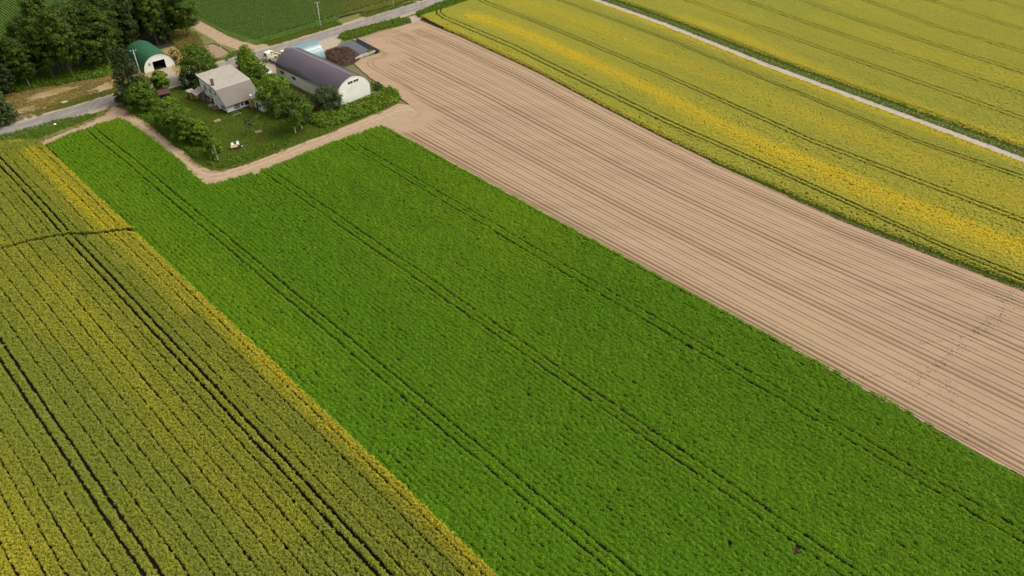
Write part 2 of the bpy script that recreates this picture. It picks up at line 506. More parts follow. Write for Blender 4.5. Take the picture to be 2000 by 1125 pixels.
us = np.linspace(-181.5, 60, 60)
R1 = np.concatenate([np.array([uv(u, v_brown_top(u) + 0.05) for u in us]), np.array([uv(u, v_path(u) - 1.7) for u in us[::-1]])])
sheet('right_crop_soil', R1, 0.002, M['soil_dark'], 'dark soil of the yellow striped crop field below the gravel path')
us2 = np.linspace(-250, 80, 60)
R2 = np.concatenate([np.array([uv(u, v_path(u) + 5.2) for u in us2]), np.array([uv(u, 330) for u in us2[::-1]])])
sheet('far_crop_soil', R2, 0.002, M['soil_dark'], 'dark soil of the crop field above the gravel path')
pv = np.array([uv(u, v_path(u) + 1.2) for u in us2])
sheet('path_verge', np.concatenate([pv, np.array([uv(u, v_path(u) + 5.6) for u in us2[::-1]])]), 0.006, M['verge'], 'grassy verge along the gravel path')
gp = np.array([uv(u, v_path(u)) for u in np.linspace(-250, 80, 120)])
sheet('gravel_path', ribbon(gp, 1.55), 0.03, M['gravel'], 'straight pale gravel path between two crop fields')

# soybean soils, lane, wood floor, lot, lawn, yard
SOY = np.array([uv(-196.6, 93.6), uv(-196.6, 121), uv(-198.6, 123), uv(-198.2, 130), uv(-196.2, 133), uv(-196.2, 240), uv(-420, 240), uv(-420, 92.7), uv(-210, 92.7)])
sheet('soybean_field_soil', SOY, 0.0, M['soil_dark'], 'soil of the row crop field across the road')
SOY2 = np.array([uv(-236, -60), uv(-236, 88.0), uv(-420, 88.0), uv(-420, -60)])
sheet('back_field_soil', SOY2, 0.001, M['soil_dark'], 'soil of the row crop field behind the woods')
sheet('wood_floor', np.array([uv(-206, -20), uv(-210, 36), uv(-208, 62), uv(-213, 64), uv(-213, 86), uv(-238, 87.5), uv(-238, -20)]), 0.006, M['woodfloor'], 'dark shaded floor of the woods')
sheet('scrub_ground', np.array([uv(-193.4, 76), uv(-193.4, 100), uv(-197, 97), uv(-216, 94), uv(-236, 94), uv(-236, 85), uv(-213, 80), uv(-200, 76)]), 0.008, M['verge'], 'scrubby ground between the green roofed shed and the dirt lane')
sheet('dirt_lane', wobble(np.array([uv(-193.2, 90.5), uv(-195, 89), uv(-199, 89.2), uv(-204, 88.2), uv(-216, 88.3), uv(-300, 88.2), uv(-300, 92.5), uv(-215, 92.6), uv(-203, 93.0), uv(-197.5, 94.4), uv(-193.2, 99.5)]), 2, 0.3), 0.012, M['track'], 'pale dirt lane into the row crop field')
sheet('bare_plot', wobble(line([(384, 99), (400, 90), (417, 86), (433, 93), (447, 101), (436, 109), (420, 116), (400, 121), (392, 112)]), 1.2, 0.25), 0.013, M['plot'], 'bare tilled garden plot beside the dirt lane')
rg = MB(); q = line([(399, 89), (417, 85), (434, 92.5), (449, 102)])
for p0, p1 in zip(q[:-1], q[1:]):
    d_ = unit(p1 - p0); n_ = np.array([-d_[1], d_[0]]) * 0.28
    rg.quad((*(p0 - n_), .016), (*(p1 - n_), .016), (*p1, .22), (*p0, .22)); rg.quad((*p0, .22), (*p1, .22), (*(p1 + n_), .016), (*(p0 + n_), .016))
tag(rg.build('plot_ridge', M['clod']), 'dark ridge of earth along the bare plot', kind='structure')
sheet('dirt_lot', wobble(np.array([uv(-193, 27), uv(-193, 80), uv(-200, 79), uv(-212, 78), uv(-212, 64), uv(-207.5, 61), uv(-209.5, 50), uv(-211, 40), uv(-210, 26)]), 2, 0.5), 0.010, M['lot'], 'dry straw coloured lot in front of the woods')
LAWN = np.array([at(236, 196), uv(-186.2, 60), uv(-186.2, 92), uv(-150, 98.5), uv(-147, 99.5), at(778, 200), at(735, 220), at(680, 244), at(620, 267), at(560, 290), at(500, 313), at(462, 326), at(426, 333), at(408, 330), at(388, 321), at(337, 280), at(291, 243), at(254, 221)])
sheet('lawn', LAWN, 0.004, M['lawn'], 'green farmyard lawn around the white house')
TRK = sheet('farm_track', wobble(TRACK, 1.5, 0.3), 0.016, M['track'], 'pale dirt farm track round the lawn corner')
YARD = wobble(line([(455, 128), (500, 108), (560, 92), (640, 68), (668, 78), (655, 96), (640, 118), (575, 118), (541, 138), (541, 150), (525, 152), (508, 138), (490, 132)]), 1.5, 0.4)
for off_, wd_ in ((-0.75, 0.22), (0.75, 0.24)):
    c_ = line([(150, 262), (205, 233), (240, 229), (262, 240), (300, 270), (336, 302), (375, 334), (400, 347), (425, 347), (470, 331), (560, 298), (640, 268), (720, 236), (775, 213), (806, 210)])
    t_ = np.linspace(0, 1, 90); seg_ = np.r_[0, np.cumsum(np.linalg.norm(np.diff(c_, axis=0), axis=1))]; seg_ /= seg_[-1]
    cc = np.column_stack([np.interp(t_, seg_, c_[:, 0]), np.interp(t_, seg_, c_[:, 1])])
    for _ in range(4): cc[1:-1] = (cc[:-2] + cc[1:-1] * 2 + cc[2:]) / 4
    dd = unit(np.gradient(cc, axis=0)); nn = np.column_stack([-dd[:, 1], dd[:, 0]])
    cc = cc + nn * (off_ + 0.25 * (fbm(N1, t_ * 22, t_ * 0 + off_)[:, None] - 0.5))
    ww = wd_ * (0.55 + 0.9 * fbm(N2, t_ * 40, t_ * 0 + off_))[:, None]
    sheet('wheel_rut', np.concatenate([cc + nn * ww, (cc - nn * ww)[::-1]]), 0.020, M['rut'], kind=None, parent=TRK)
sheet('gravel_yard', YARD, 0.020, M['shoulder'], 'bare gravel yard between the barn and the road')
sheet('barn_apron', wobble(line([(628, 195), (661, 212), (728, 187), (765, 178), (772, 186), (735, 200), (668, 232), (640, 222), (606, 196), (560, 170), (541, 158), (548, 152), (600, 178)]), 1.2, 0.4), 0.024, M['lot'], 'dry trodden grass around the barn walls')

# road
sheet('road_verge', np.array([uv(-197.2, -100), uv(-197.2, 420), uv(-181.0, 420), uv(-181.0, -100)]), -0.02, M['verge'], 'grassy road verge')
sheet('road_shoulder', wobble(np.array([uv(-193.6, -100), uv(-193.6, 420), uv(-185.9, 420), uv(-185.9, -100)]), 3, 0.35), 0.03, M['shoulder'], 'pale gravel shoulders of the road')
road = sheet('road', np.array([uv(-192.7, -100), uv(-192.7, 420), uv(-187.1, 420), uv(-187.1, -100)]), 0.05, M['asphalt'], 'grey asphalt country road crossing the top of the picture')
dash_me = None
for v in np.arange(-60, 300, 9.15):
    if dash_me is None:
        d = MB(); d.quad((-0.075, -2.5, 0), (0.075, -2.5, 0), (0.075, 2.5, 0), (-0.075, 2.5, 0))
        o = d.build('lane_marking', M['paint'], road); dash_me = o.data
    else:
        o = link_mesh('lane_marking', dash_me, None, road)
    p = uv(-189.9, v + 2.2)
    o.location = (p[0], p[1], 0.055)
    o.rotation_euler = (0, 0, ROWA)
for u_, nm in ((-192.45, 'edge_line'), (-187.35, 'edge_line')):
    q = MB()
    for v in np.arange(-60, 300, 4.0):
        if N1(np.array([v * 0.21 + u_]), np.array([u_]))[0] > 0.42:
            a, b, c, d = uv(u_ - .06, v), uv(u_ + .06, v), uv(u_ + .06, v + 3.9), uv(u_ - .06, v + 3.9)
            q.quad((*a, 0.055), (*b, 0.055), (*c, 0.055), (*d, 0.055))
    q.build(nm, M['paint'], road)
# paved aprons that join the road
sheet('road_apron', wobble(line([(690, 40), (720, 28), (740, 30), (735, 36), (700, 46)]), 1.2, 0.3), 0.034, M['track'], 'dirt turn-off into the row crop field')
sheet('road_turnoff', wobble(line([(790, 38), (850, 14), (835, 28), (818, 40), (806, 44)]), 1.2, 0.2), 0.036, M['shoulder'], 'gravel turn-off between two verges')
sheet('lot_drive', wobble(line([(15, 245), (40, 215), (70, 210), (105, 210), (70, 226)]), 1.2, 0.3), 0.034, M['shoulder'], 'pale gravel drive from the road into the dry lot')
sheet('hangar_drive', wobble(line([(300, 140), (330, 132), (352, 148), (345, 162), (318, 160)]), 1.2, 0.3), 0.034, M['shoulder'], 'pale gravel drive in front of the green roofed shed')

# ------------------------------------------------------------------ ploughed field: one mesh with real furrows
def ploughed():
    ug = np.concatenate([np.arange(-187, -120, 0.32), np.arange(-120, 58, 0.7)])
    ng = 560
    sg = np.linspace(0, 1, ng)
    Ug, Sg = np.meshgrid(ug, sg, indexing='ij')
    lo, hi = v_brown_low(ug)[:, None], v_brown_top(ug)[:, None]
    Vg = lo + Sg * (hi - lo)
    P = Ug[..., None] * EU + Vg[..., None] * EV
    Pf = P.reshape(-1, 2)
    # lines left by the seeder: constant share of the width
    W = 41.0
    w = Sg * W + (fbm(N3, Ug * 0.03, Sg * 3) - 0.5) * 0.10
    h = np.zeros_like(w); damp = np.zeros_like(w)
    r = np.random.default_rng(5)
    off = np.array([1.15, 2.15, 12.3, 13.4, 24.0, 25.1, 35.4, 36.4])
    lines = []
    x = 0.55
    k = 0
    while x < W:
        if np.min(abs(off - x)) > 0.5:
            lines.append((x, 0.10, r.uniform(0.75, 1.15)))
        if np.min(abs(off - x - 0.9)) > 0.5:
            lines.append((x + 0.9, 0.10, r.uniform(0.7, 1.1)))
        lines.append((x + 1.75, 0.16, r.uniform(0.05, 0.2)))
        x += 2.62; k += 1
    soft = fbm(N2, Ug * 0.05, Sg * 24)
    for (x, wd, st) in lines:
        g = np.exp(-((w - x) / wd) ** 2)
        h -= g * 0.10 * st * (0.8 + 0.4 * soft)
        damp += g * 0.80 * st * (0.75 + 0.4 * soft)
    for x in off:
        g = np.exp(-((w - x) / 0.24) ** 2)
        h -= g * 0.12
        damp += g * 0.80 * (0.75 + 0.4 * soft)
    # headland: no rows there, only the loops of the tractor
    head = line([(735, 252), (800, 254), (850, 228), (806, 193), (748, 143), (742, 126), (792, 112), (772, 95), (738, 78), (800, 58), (830, 49), (815, 20), (600, 60), (640, 150)])
    m = inside(Pf, head).reshape(w.shape)
    fade = np.where(m, 0.0, 1.0)
    dh = dist(Pf, np.vstack([head, head[:1]])).reshape(w.shape)
    fade = np.where(m, 0.0, np.clip(dh / 2.0, 0, 1))
    h *= fade; damp *= fade
    loops = [
        [(696, 80), (700, 76), (712, 71), (735, 64), (753, 60.5), (766, 59.5), (776, 61), (790, 67), (812, 79)],
        [(711, 80), (711, 76), (722, 70.5), (750, 63.5), (764, 62.5), (774, 64.5), (790, 72), (812, 83)],
        [(697, 78), (712, 88), (728, 98), (738, 104), (746, 104), (749, 107), (740, 112), (722, 117), (716, 122), (719, 129), (735, 139), (775, 161), (806, 178)],
        [(707, 80), (722, 88), (738, 97), (750, 103), (754, 107), (746, 112.5), (730, 118), (726, 123), (730, 130), (770, 153), (808, 175)],
        [(700, 84), (722, 77), (760, 66), (800, 52), (812, 46)],
    ]
    for i, L in enumerate(loops):
        d = dist(Pf, line(L)).reshape(w.shape)
        g = np.exp(-(d / 0.26) ** 2) * (0.8 if i < 4 else 0.45)
        h -= 0.09 * g; damp += 0.5 * g
    h += (fbm(N1, Ug * 1.7, Vg * 1.7) - 0.5) * 0.05
    h += (np.random.default_rng(2).random(h.shape) - 0.5) * 0.030
    poly = np.concatenate([line([(751, 246), (800, 236), (822, 222), (800, 205), (778, 190), (745, 165), (722, 152), (690, 124), (700, 116), (735, 105), (738, 100), (716, 88), (694, 80), (690, 78), (740, 62), (800, 46), (815, 38)]),
                           np.array([uv(u, v_brown_top(u) + 0.2) for u in np.linspace(-178, 57, 50)]), np.array([uv(u, v_brown_low(u)) for u in np.linspace(57, -132, 40)])])
    ins = inside(Pf, wobble(poly, 2.0, 0.18)).reshape(w.shape)
    nu, nv = w.shape
    ids = np.arange(nu * nv).reshape(nu, nv)
    keep = ins[:-1, :-1] & ins[1:, :-1] & ins[1:, 1:] & ins[:-1, 1:]
    q = np.stack([ids[:-1, :-1], ids[1:, :-1], ids[1:, 1:], ids[:-1, 1:]], -1)[keep]
    used = np.unique(q)
    remap = np.full(nu * nv, -1); remap[used] = np.arange(len(used))
    V = np.column_stack([Pf, 0.055 + h.reshape(-1)])[used]
    me = bpy.data.meshes.new('ploughed_field')
    me.from_pydata(V.tolist(), [], remap[q].tolist())
    a = me.attributes.new('damp', 'FLOAT', 'POINT')
    a.data.foreach_set('value', np.clip(damp.reshape(-1)[used], 0, 1).astype(np.float32))
    me.polygons.foreach_set('use_smooth', [True] * len(me.polygons))
    if me.polygons[0].normal.z < 0:
        me.flip_normals()
    o = link_mesh('ploughed_field', me, M['tilled'])
    tag(o, 'bare brown field with straight dark furrow lines', kind='structure')
ploughed()

# ------------------------------------------------------------------ scattered plants (stuff)
def leaf_mesh(name, C, D, Wd, Nr, rnd, m, flower=None, shape='rhomb'):
    """one rhombic leaf per row: centre C, half length vector D, half width vector Wd"""
    n = len(C)
    V = np.empty((n, 4, 3))
    V[:, 0] = C - D; V[:, 1] = C + Wd; V[:, 2] = C + D; V[:, 3] = C - Wd
    V[:, 1] += Nr * 0.0
    me = bpy.data.meshes.new(name)
    me.from_pydata(V.reshape(-1, 3).tolist(), [], np.arange(n * 4).reshape(n, 4).tolist())
    a = me.attributes.new('rnd', 'FLOAT', 'FACE'); a.data.foreach_set('value', np.clip(rnd, 0, 1).astype(np.float32))
    if flower is not None:
        a = me.attributes.new('flower', 'FLOAT', 'FACE'); a.data.foreach_set('value', np.clip(flower, 0, 1).astype(np.float32))
    me.materials.append(m)
    return me

def leaves(r, C, out, L, ratio, up=0.5, jitter=0.7):
    """orient leaves so that their faces look along 'out' with jitter"""
    n = len(C)
    nr = unit(out + np.array([0, 0, up]) + r.normal(0, jitter, (n, 3)))
    t = unit(np.cross(nr, r.normal(0, 1, (n, 3))))
    b = np.cross(nr, t)
    L = np.asarray(L).reshape(-1, 1) if hasattr(L, '__len__') else L
    return t * L, b * L * ratio, nr

def potato_variant(i):
    r = np.random.default_rng(100 + i)
    n = 56
    th = r.uniform(0, 2 * math.pi, n); rr = 0.40 * np.sqrt(r.uniform(0, 1, n))
    z = 0.52 - 0.70 * rr ** 1.4 + r.normal(0, 0.055, n)
    C = np.column_stack([rr * np.cos(th), rr * np.sin(th), np.maximum(z, 0.08)])
    out = np.column_stack([np.cos(th) * rr * 2.2, np.sin(th) * rr * 2.2, np.full(n, 0.55)])
    D, Wd, Nr = leaves(r, C, out, r.uniform(0.075, 0.12, n), 0.62, 0.45, 0.36)
    return leaf_mesh('potato_plant', C, D, Wd, Nr, r.uniform(0, 1, n), M['potato'], flower=r.uniform(0.2, 1, n))

def rape_variant(i, size=0.5, n=96, hgt=1.0, lf=1.0, m='rape'):
    r = np.random.default_rng(200 + i)
    x = r.uniform(-size / 2, size / 2, n); y = r.uniform(-size / 2, size / 2, n)
    top = hgt * r.uniform(0.86, 1.06, n)
    C = np.column_stack([x, y, top - 0.07 - 0.18 * r.random(n) ** 3])
    D = unit(r.normal(0, 0.8, (n, 3)) + np.array([0, 0, 0.25])) * r.uniform(0.06, 0.12, (n, 1)) * lf
    Wd = unit(np.cross(D, r.normal(0, 1, (n, 3)))) * 0.038 * lf
    n2 = n // 2
    C2 = np.column_stack([r.uniform(-size / 2, size / 2, n2), r.uniform(-size / 2, size / 2, n2), hgt * r.uniform(0.35, 0.85, n2)])
    D2 = unit(r.normal(0, 0.7, (n2, 3)) + np.array([0, 0, 0.6])) * r.uniform(0.12, 0.2, (n2, 1)) * lf
    W2 = unit(np.cross(D2, r.normal(0, 1, (n2, 3)))) * 0.075 * lf
    rnd = np.concatenate([r.uniform(0.3, 1, n), r.uniform(0.08, 0.4, n2)])
    fl = np.concatenate([(r.uniform(0, 1, n) < 0.75) * r.uniform(0.7, 1.3, n), np.zeros(n2)])
    if m == 'grain':
        fl = np.concatenate([r.uniform(0.65, 1.0, n), np.full(n2, 0.3)])
        rnd = np.concatenate([r.uniform(0.4, 0.95, n), r.uniform(0.12, 0.45, n2)])
    return leaf_mesh('rape_stems', np.vstack([C, C2]), np.vstack([D, D2]), np.vstack([Wd, W2]), 0, rnd, M[m], flower=fl)

def blade_variant(i, m, size, n, h0, h1, wd, lean=0.35, fl=0.6):
    r = np.random.default_rng(300 + i)
    x = r.uniform(-size / 2, size / 2, n); y = r.uniform(-size / 2, size / 2, n)
    h = r.uniform(h0, h1, n) / 2
    D = unit(r.normal(0, lean, (n, 3)) + np.array([0, 0, 1.0])) * h[:, None]
    C = np.column_stack([x, y, D[:, 2] * 0.9])
    Wd = unit(np.cross(D, r.normal(0, 1, (n, 3)))) * (wd * r.uniform(0.6, 1.3, n))[:, None]
    return leaf_mesh('grass_tuft', C, D, Wd, 0, r.uniform(0, 1, n), m, flower=(r.uniform(0, 1, n) < fl) * 1.0)

def weed_variant(i, m, n=46, R=0.42, H=0.9):
    r = np.random.default_rng(400 + i)
    th = r.uniform(0, 2 * math.pi, n); rr = R * np.sqrt(r.uniform(0, 1, n))
    z = H * r.uniform(0.15, 1.0, n) * (1 - 0.45 * (rr / R) ** 2)
    C = np.column_stack([rr * np.cos(th), rr * np.sin(th), z])
    out = np.column_stack([np.cos(th), np.sin(th), np.full(n, 0.4)])
    D, Wd, Nr = leaves(r, C, out, r.uniform(0.10, 0.20, n), 0.45, 0.3, 0.7)
    return leaf_mesh('weed_plant', C, D, Wd, Nr, r.uniform(0, 1, n), m, flower=r.uniform(0, 1, n))

def variants(tag_, meshes):
    c = bpy.data.collections.new(tag_ + '_kinds')       # never linked to the scene: only drawn through the scatter
    for i, me in enumerate(meshes):
        c.objects.link(bpy.data.objects.new('%s_kind_%02d' % (tag_, i), me))
    return c

def scatter(name, P, z, coll, nvar, label, scale=1.0, svar=0.2, tint=None, rz=None, zs=None, tilt=0.06, seed=0):
    r = np.random.default_rng(900 + seed)
    n = len(P)
    me = bpy.data.meshes.new(name)
    me.vertices.add(n)
    zz = np.full(n, z) if not hasattr(z, '__len__') else z
    me.vertices.foreach_set('co', np.column_stack([P, zz]).astype(np.float32).reshape(-1))
    rot = np.column_stack([r.normal(0, tilt, n), r.normal(0, tilt, n), r.uniform(0, 2 * math.pi, n) if rz is None else rz])
    s = scale * (1 + svar * r.uniform(-1, 1, n)) if not hasattr(scale, '__len__') else scale * (1 + svar * r.uniform(-1, 1, n))
    sc = np.column_stack([s, s, s * (1 if zs is None else zs)])
    for nm, ty, arr in (('rot', 'FLOAT_VECTOR', rot), ('scl', 'FLOAT_VECTOR', sc)):
        a = me.attributes.new(nm, ty, 'POINT'); a.data.foreach_set('vector', arr.astype(np.float32).reshape(-1))
    a = me.attributes.new('idx', 'INT', 'POINT'); a.data.foreach_set('value', r.integers(0, nvar, n).astype(np.int32))
    a = me.attributes.new('tint', 'FLOAT', 'POINT')
    a.data.foreach_set('value', (np.zeros(n) if tint is None else np.clip(tint, 0, 1.5)).astype(np.float32))
    o = link_mesh(name, me)
    g = bpy.data.node_groups.new(name + '_scatter', 'GeometryNodeTree')
    g.interface.new_socket('Geometry', in_out='INPUT', socket_type='NodeSocketGeometry')
    g.interface.new_socket('Geometry', in_out='OUTPUT', socket_type='NodeSocketGeometry')
    gi, go = g.nodes.new('NodeGroupInput'), g.nodes.new('NodeGroupOutput')
    ci = g.nodes.new('GeometryNodeCollectionInfo')
    ci.inputs['Collection'].default_value = coll
    ci.inputs['Separate Children'].default_value = True
    ci.inputs['Reset Children'].default_value = True
    ip = g.nodes.new('GeometryNodeInstanceOnPoints')
    ip.inputs['Pick Instance'].default_value = True
    def na(nm, ty):
        x = g.nodes.new('GeometryNodeInputNamedAttribute'); x.data_type = ty; x.inputs['Name'].default_value = nm
        return x.outputs['Attribute']
    g.links.new(gi.outputs[0], ip.inputs['Points'])
    g.links.new(ci.outputs[0], ip.inputs['Instance'])
    g.links.new(na('idx', 'INT'), ip.inputs['Instance Index'])
    g.links.new(na('rot', 'FLOAT_VECTOR'), ip.inputs['Rotation'])
    g.links.new(na('scl', 'FLOAT_VECTOR'), ip.inputs['Scale'])
    g.links.new(ip.outputs[0], go.inputs[0])
    md = o.modifiers.new('scatter', 'NODES'); md.node_group = g
    tag(o, label, kind='stuff')
    return o

K_POT = variants('potato', [potato_variant(i) for i in range(8)])
K_RAPE = variants('rape', [rape_variant(i, 0.27, 34) for i in range(10)])
K_RAPEF = variants('rape_far', [rape_variant(20 + i, 0.44, 50, 1.0, 1.1, 'grain') for i in range(8)])
K_GRASS = variants('grass', [blade_variant(i, M['grass'], 0.55, 60, 0.12, 0.26, 0.030, 1.1) for i in range(6)])
K_TALL = variants('tall_grass', [blade_variant(10 + i, M['weed'], 0.55, 60, 0.30, 0.65, 0.045, 0.9) for i in range(6)])
K_STRAW = variants('straw', [blade_variant(20 + i, M['straw'], 0.6, 46, 0.10, 0.34, 0.028, 1.1, 0.5) for i in range(6)])
K_WEED = variants('weed', [weed_variant(i, M['weed']) for i in range(6)])

def grid_uv(u0, u1, v0, v1, du, dv, jit, seed):
    r = np.random.default_rng(seed)
    a = np.arange(u0, u1, du); b = np.arange(v0, v1, dv)
    A, B = np.meshgrid(a, b, indexing='ij')
    A = A.ravel() + r.uniform(-jit, jit, A.size) * du
    B = B.ravel() + r.uniform(-jit, jit, B.size) * dv
    return A, B

def in_view(P, margin=0.12, zt=0.5):
    """drop what lies far outside the frame"""
    Y = P[:, 1]; X = P[:, 0]
    c = Y * math.cos(PITCH) + CAM_H * math.sin(PITCH)
    w = Y * math.sin(PITCH) - CAM_H * math.cos(PITCH)
    return (c > 1) & (np.abs(FPX * X / c) < 1000 * (1 + margin)) & (np.abs(FPX * w / c) < 562 * (1 + margin * 1.3))

# potato field in ridged rows with wheel gaps
def potato_field():
    r = np.random.default_rng(3)
    trams = [42.2, 60.1, 79.2]
    rows = []
    v = 32.15
    while v < 89.6:
        rows.append(v)
        step = 0.74
        for t in trams:
            for e in (-0.83, 0.83):
                if v < t + e + 0.2 <= v + step + 0.001:
                    step = 1.02
        v += step
    rows[-1] = 89.55
    U, V = [], []
    for v in rows:
        u = np.arange(-186, 40, 0.22)
        u = u + r.uniform(-0.09, 0.09, len(u))
        near = min(abs(v - t - e) for t in trams for e in (-0.83, 0.83)) < 0.9
        V.append(v + (fbm(N1, u * 0.07, np.full_like(u, v * 0.001)) - 0.5) * 0.35 + r.normal(0, 0.05 if near else 0.11, len(u)))
        U.append(u)
    U = np.concatenate(U); V = np.concatenate(V)
    P = U[:, None] * EU + V[:, None] * EV
    k = inside(P, POTATO) & in_view(P)
    gap = fbm(N3, U * 0.9, V * 0.9)
    k &= ~((gap < 0.12) & (r.random(len(U)) < 0.6)) & (r.random(len(U)) > 0.008)
    holes = [(1553, 1080, 0.55), (1793, 967, 0.5), (1424, 1064, 0.4), (1375, 1075, 0.35), (505, 338, 0.9), (590, 258, 0), (612, 292, 0.7), (518, 326, 0.8), (780, 706, 0.35), (555, 517, 0.3), (670, 520, 0.3)]
    for x, y, rad in holes:
        k &= np.hypot(*(P - at(x, y)).T) > rad
    U, V, P = U[k], V[k], P[k]
    big = fbm(N2, U * 0.035 + 3, V * 0.06)
    streak = N3(U * 0.03, V * 0.9)
    t = 0.02 + 0.75 * (big - 0.35) + 0.25 * (streak - 0.5) + 0.30 * np.clip((V - 45) / 45, 0, 1) * np.clip((-U - 20) / 90, 0, 1) + r.normal(0, 0.10, len(U))
    s = 1.0 + 0.22 * (fbm(N1, U * 0.5, V * 0.5) - 0.5) * 2 - 0.05
    scatter('potato_plants', P, 0.02, K_POT, 8, 'bright green leafy crop in close rows with paired wheel gaps', s, 0.17, t, zs=r.uniform(0.85, 1.2, len(U)), tilt=0.12, seed=1)
potato_field()

def bands(P, defs):
    t = np.zeros(len(P))
    for pts, sg, st in defs:
        d = dist(P, line(pts))
        t = np.maximum(t, st * np.exp(-(d / sg) ** 2))
    return t

def left_field():
    r = np.random.default_rng(4)
    U, V = grid_uv(-187, -12, -26, 31.95, 0.25, 0.20, 0.42, 5)
    P = U[:, None] * EU + V[:, None] * EV
    k = inside(P, LRAPE) & in_view(P)
    U, V, P = U[k], V[k], P[k]
    vv = V + (fbm(N1, U * 0.08, V * 0.0) - 0.5) * 0.30
    headland = U < -180.5 + 0.10 * (V - 10)
    keep = np.ones(len(U), bool)
    wear = fbm(N2, U * 0.10, V * 3.0)
    for x, wd in [(-25.4, .1), (-23.2, .12), (-21.0, .13), (-18.8, .26), (-17.2, .26), (-15.1, .12), (-13.0, .14), (-10.8, .13), (-8.7, .14), (-6.6, .12), (-4.3, .14), (-2.6, .11), (-0.9, .13), (1.35, .12), (3.5, .25), (4.95, .27), (7.1, .14), (9.2, .13), (11.0, .14), (13.1, .13), (15.05, .14), (16.9, .12), (19.0, .13), (20.9, .11), (22.3, .25), (23.5, .22), (24.8, .10), (26.9, .14), (29.1, .10), (30.85, .13)]:
        g_ = (0.305 if wd < 0.2 else 0.45) * (0.86 + 0.25 * wear)
        d_ = vv - x; m_ = (np.abs(d_) < g_) & ~headland
        sh = np.where(m_, np.sign(d_) * g_ - d_, 0.0) + np.where(m_, r.normal(0, 0.02, len(U)), 0)
        V = V + sh; vv = vv + sh
    cross = [line([(-20, 500), (0, 495), (60, 478), (130, 465), (190, 463), (250, 455), (268, 458)]), line([(0, 472), (110, 458), (180, 470)])]
    P = push(uv(0, 0) + U[:, None] * EU + V[:, None] * EV, cross[0], 0.72)
    U, V = to_uv(P)
    keep &= (dist(P, cross[1]) > 0.34) | (r.random(len(U)) < 0.5)
    keep &= ~((np.abs(U + 181.4) < 0.22) & (V < 26) & (r.random(len(U)) < 0.5))
    P = U[:, None] * EU + V[:, None] * EV
    U, V, P = U[keep], V[keep], P[keep]
    t = bands(P, [([(62, 300), (110, 345), (170, 410), (230, 465)], 2.1, 0.9), ([(230, 465), (300, 535), (380, 610)], 1.9, 0.7),
                  ([(95, 300), (180, 380), (250, 452), (400, 600), (600, 790), (800, 965), (955, 1120)], 1.9, 0.85),
                  ([(100, 560), (170, 640), (260, 730), (420, 900), (560, 1030)], 4.0, 0.30),
                  ([(-60, 950), (0, 1040), (60, 1120)], 4.5, 0.62),
                  ([(-40, 480), (20, 560), (90, 660)], 3.5, 0.18),
                  ([(0, 290), (60, 276)], 0.8, 0.6)])
    t += 0.04 + 0.42 * (fbm(N1, U * 0.045, V * 0.16) - 0.5) + 0.22 * (N3(U * 0.02, V * 0.7) - 0.5) + r.normal(0, 0.07, len(U))
    t -= 0.25 * np.clip((-178 - U) / 4, 0, 1) * (V < 27)
    scatter('left_crop_plants', P, 0.0, K_RAPE, 10, 'yellow green flowering crop with thin dark row lines', 1.0, 0.12, t, zs=r.uniform(0.85, 1.1, len(U)), tilt=0.1, seed=2)
left_field()

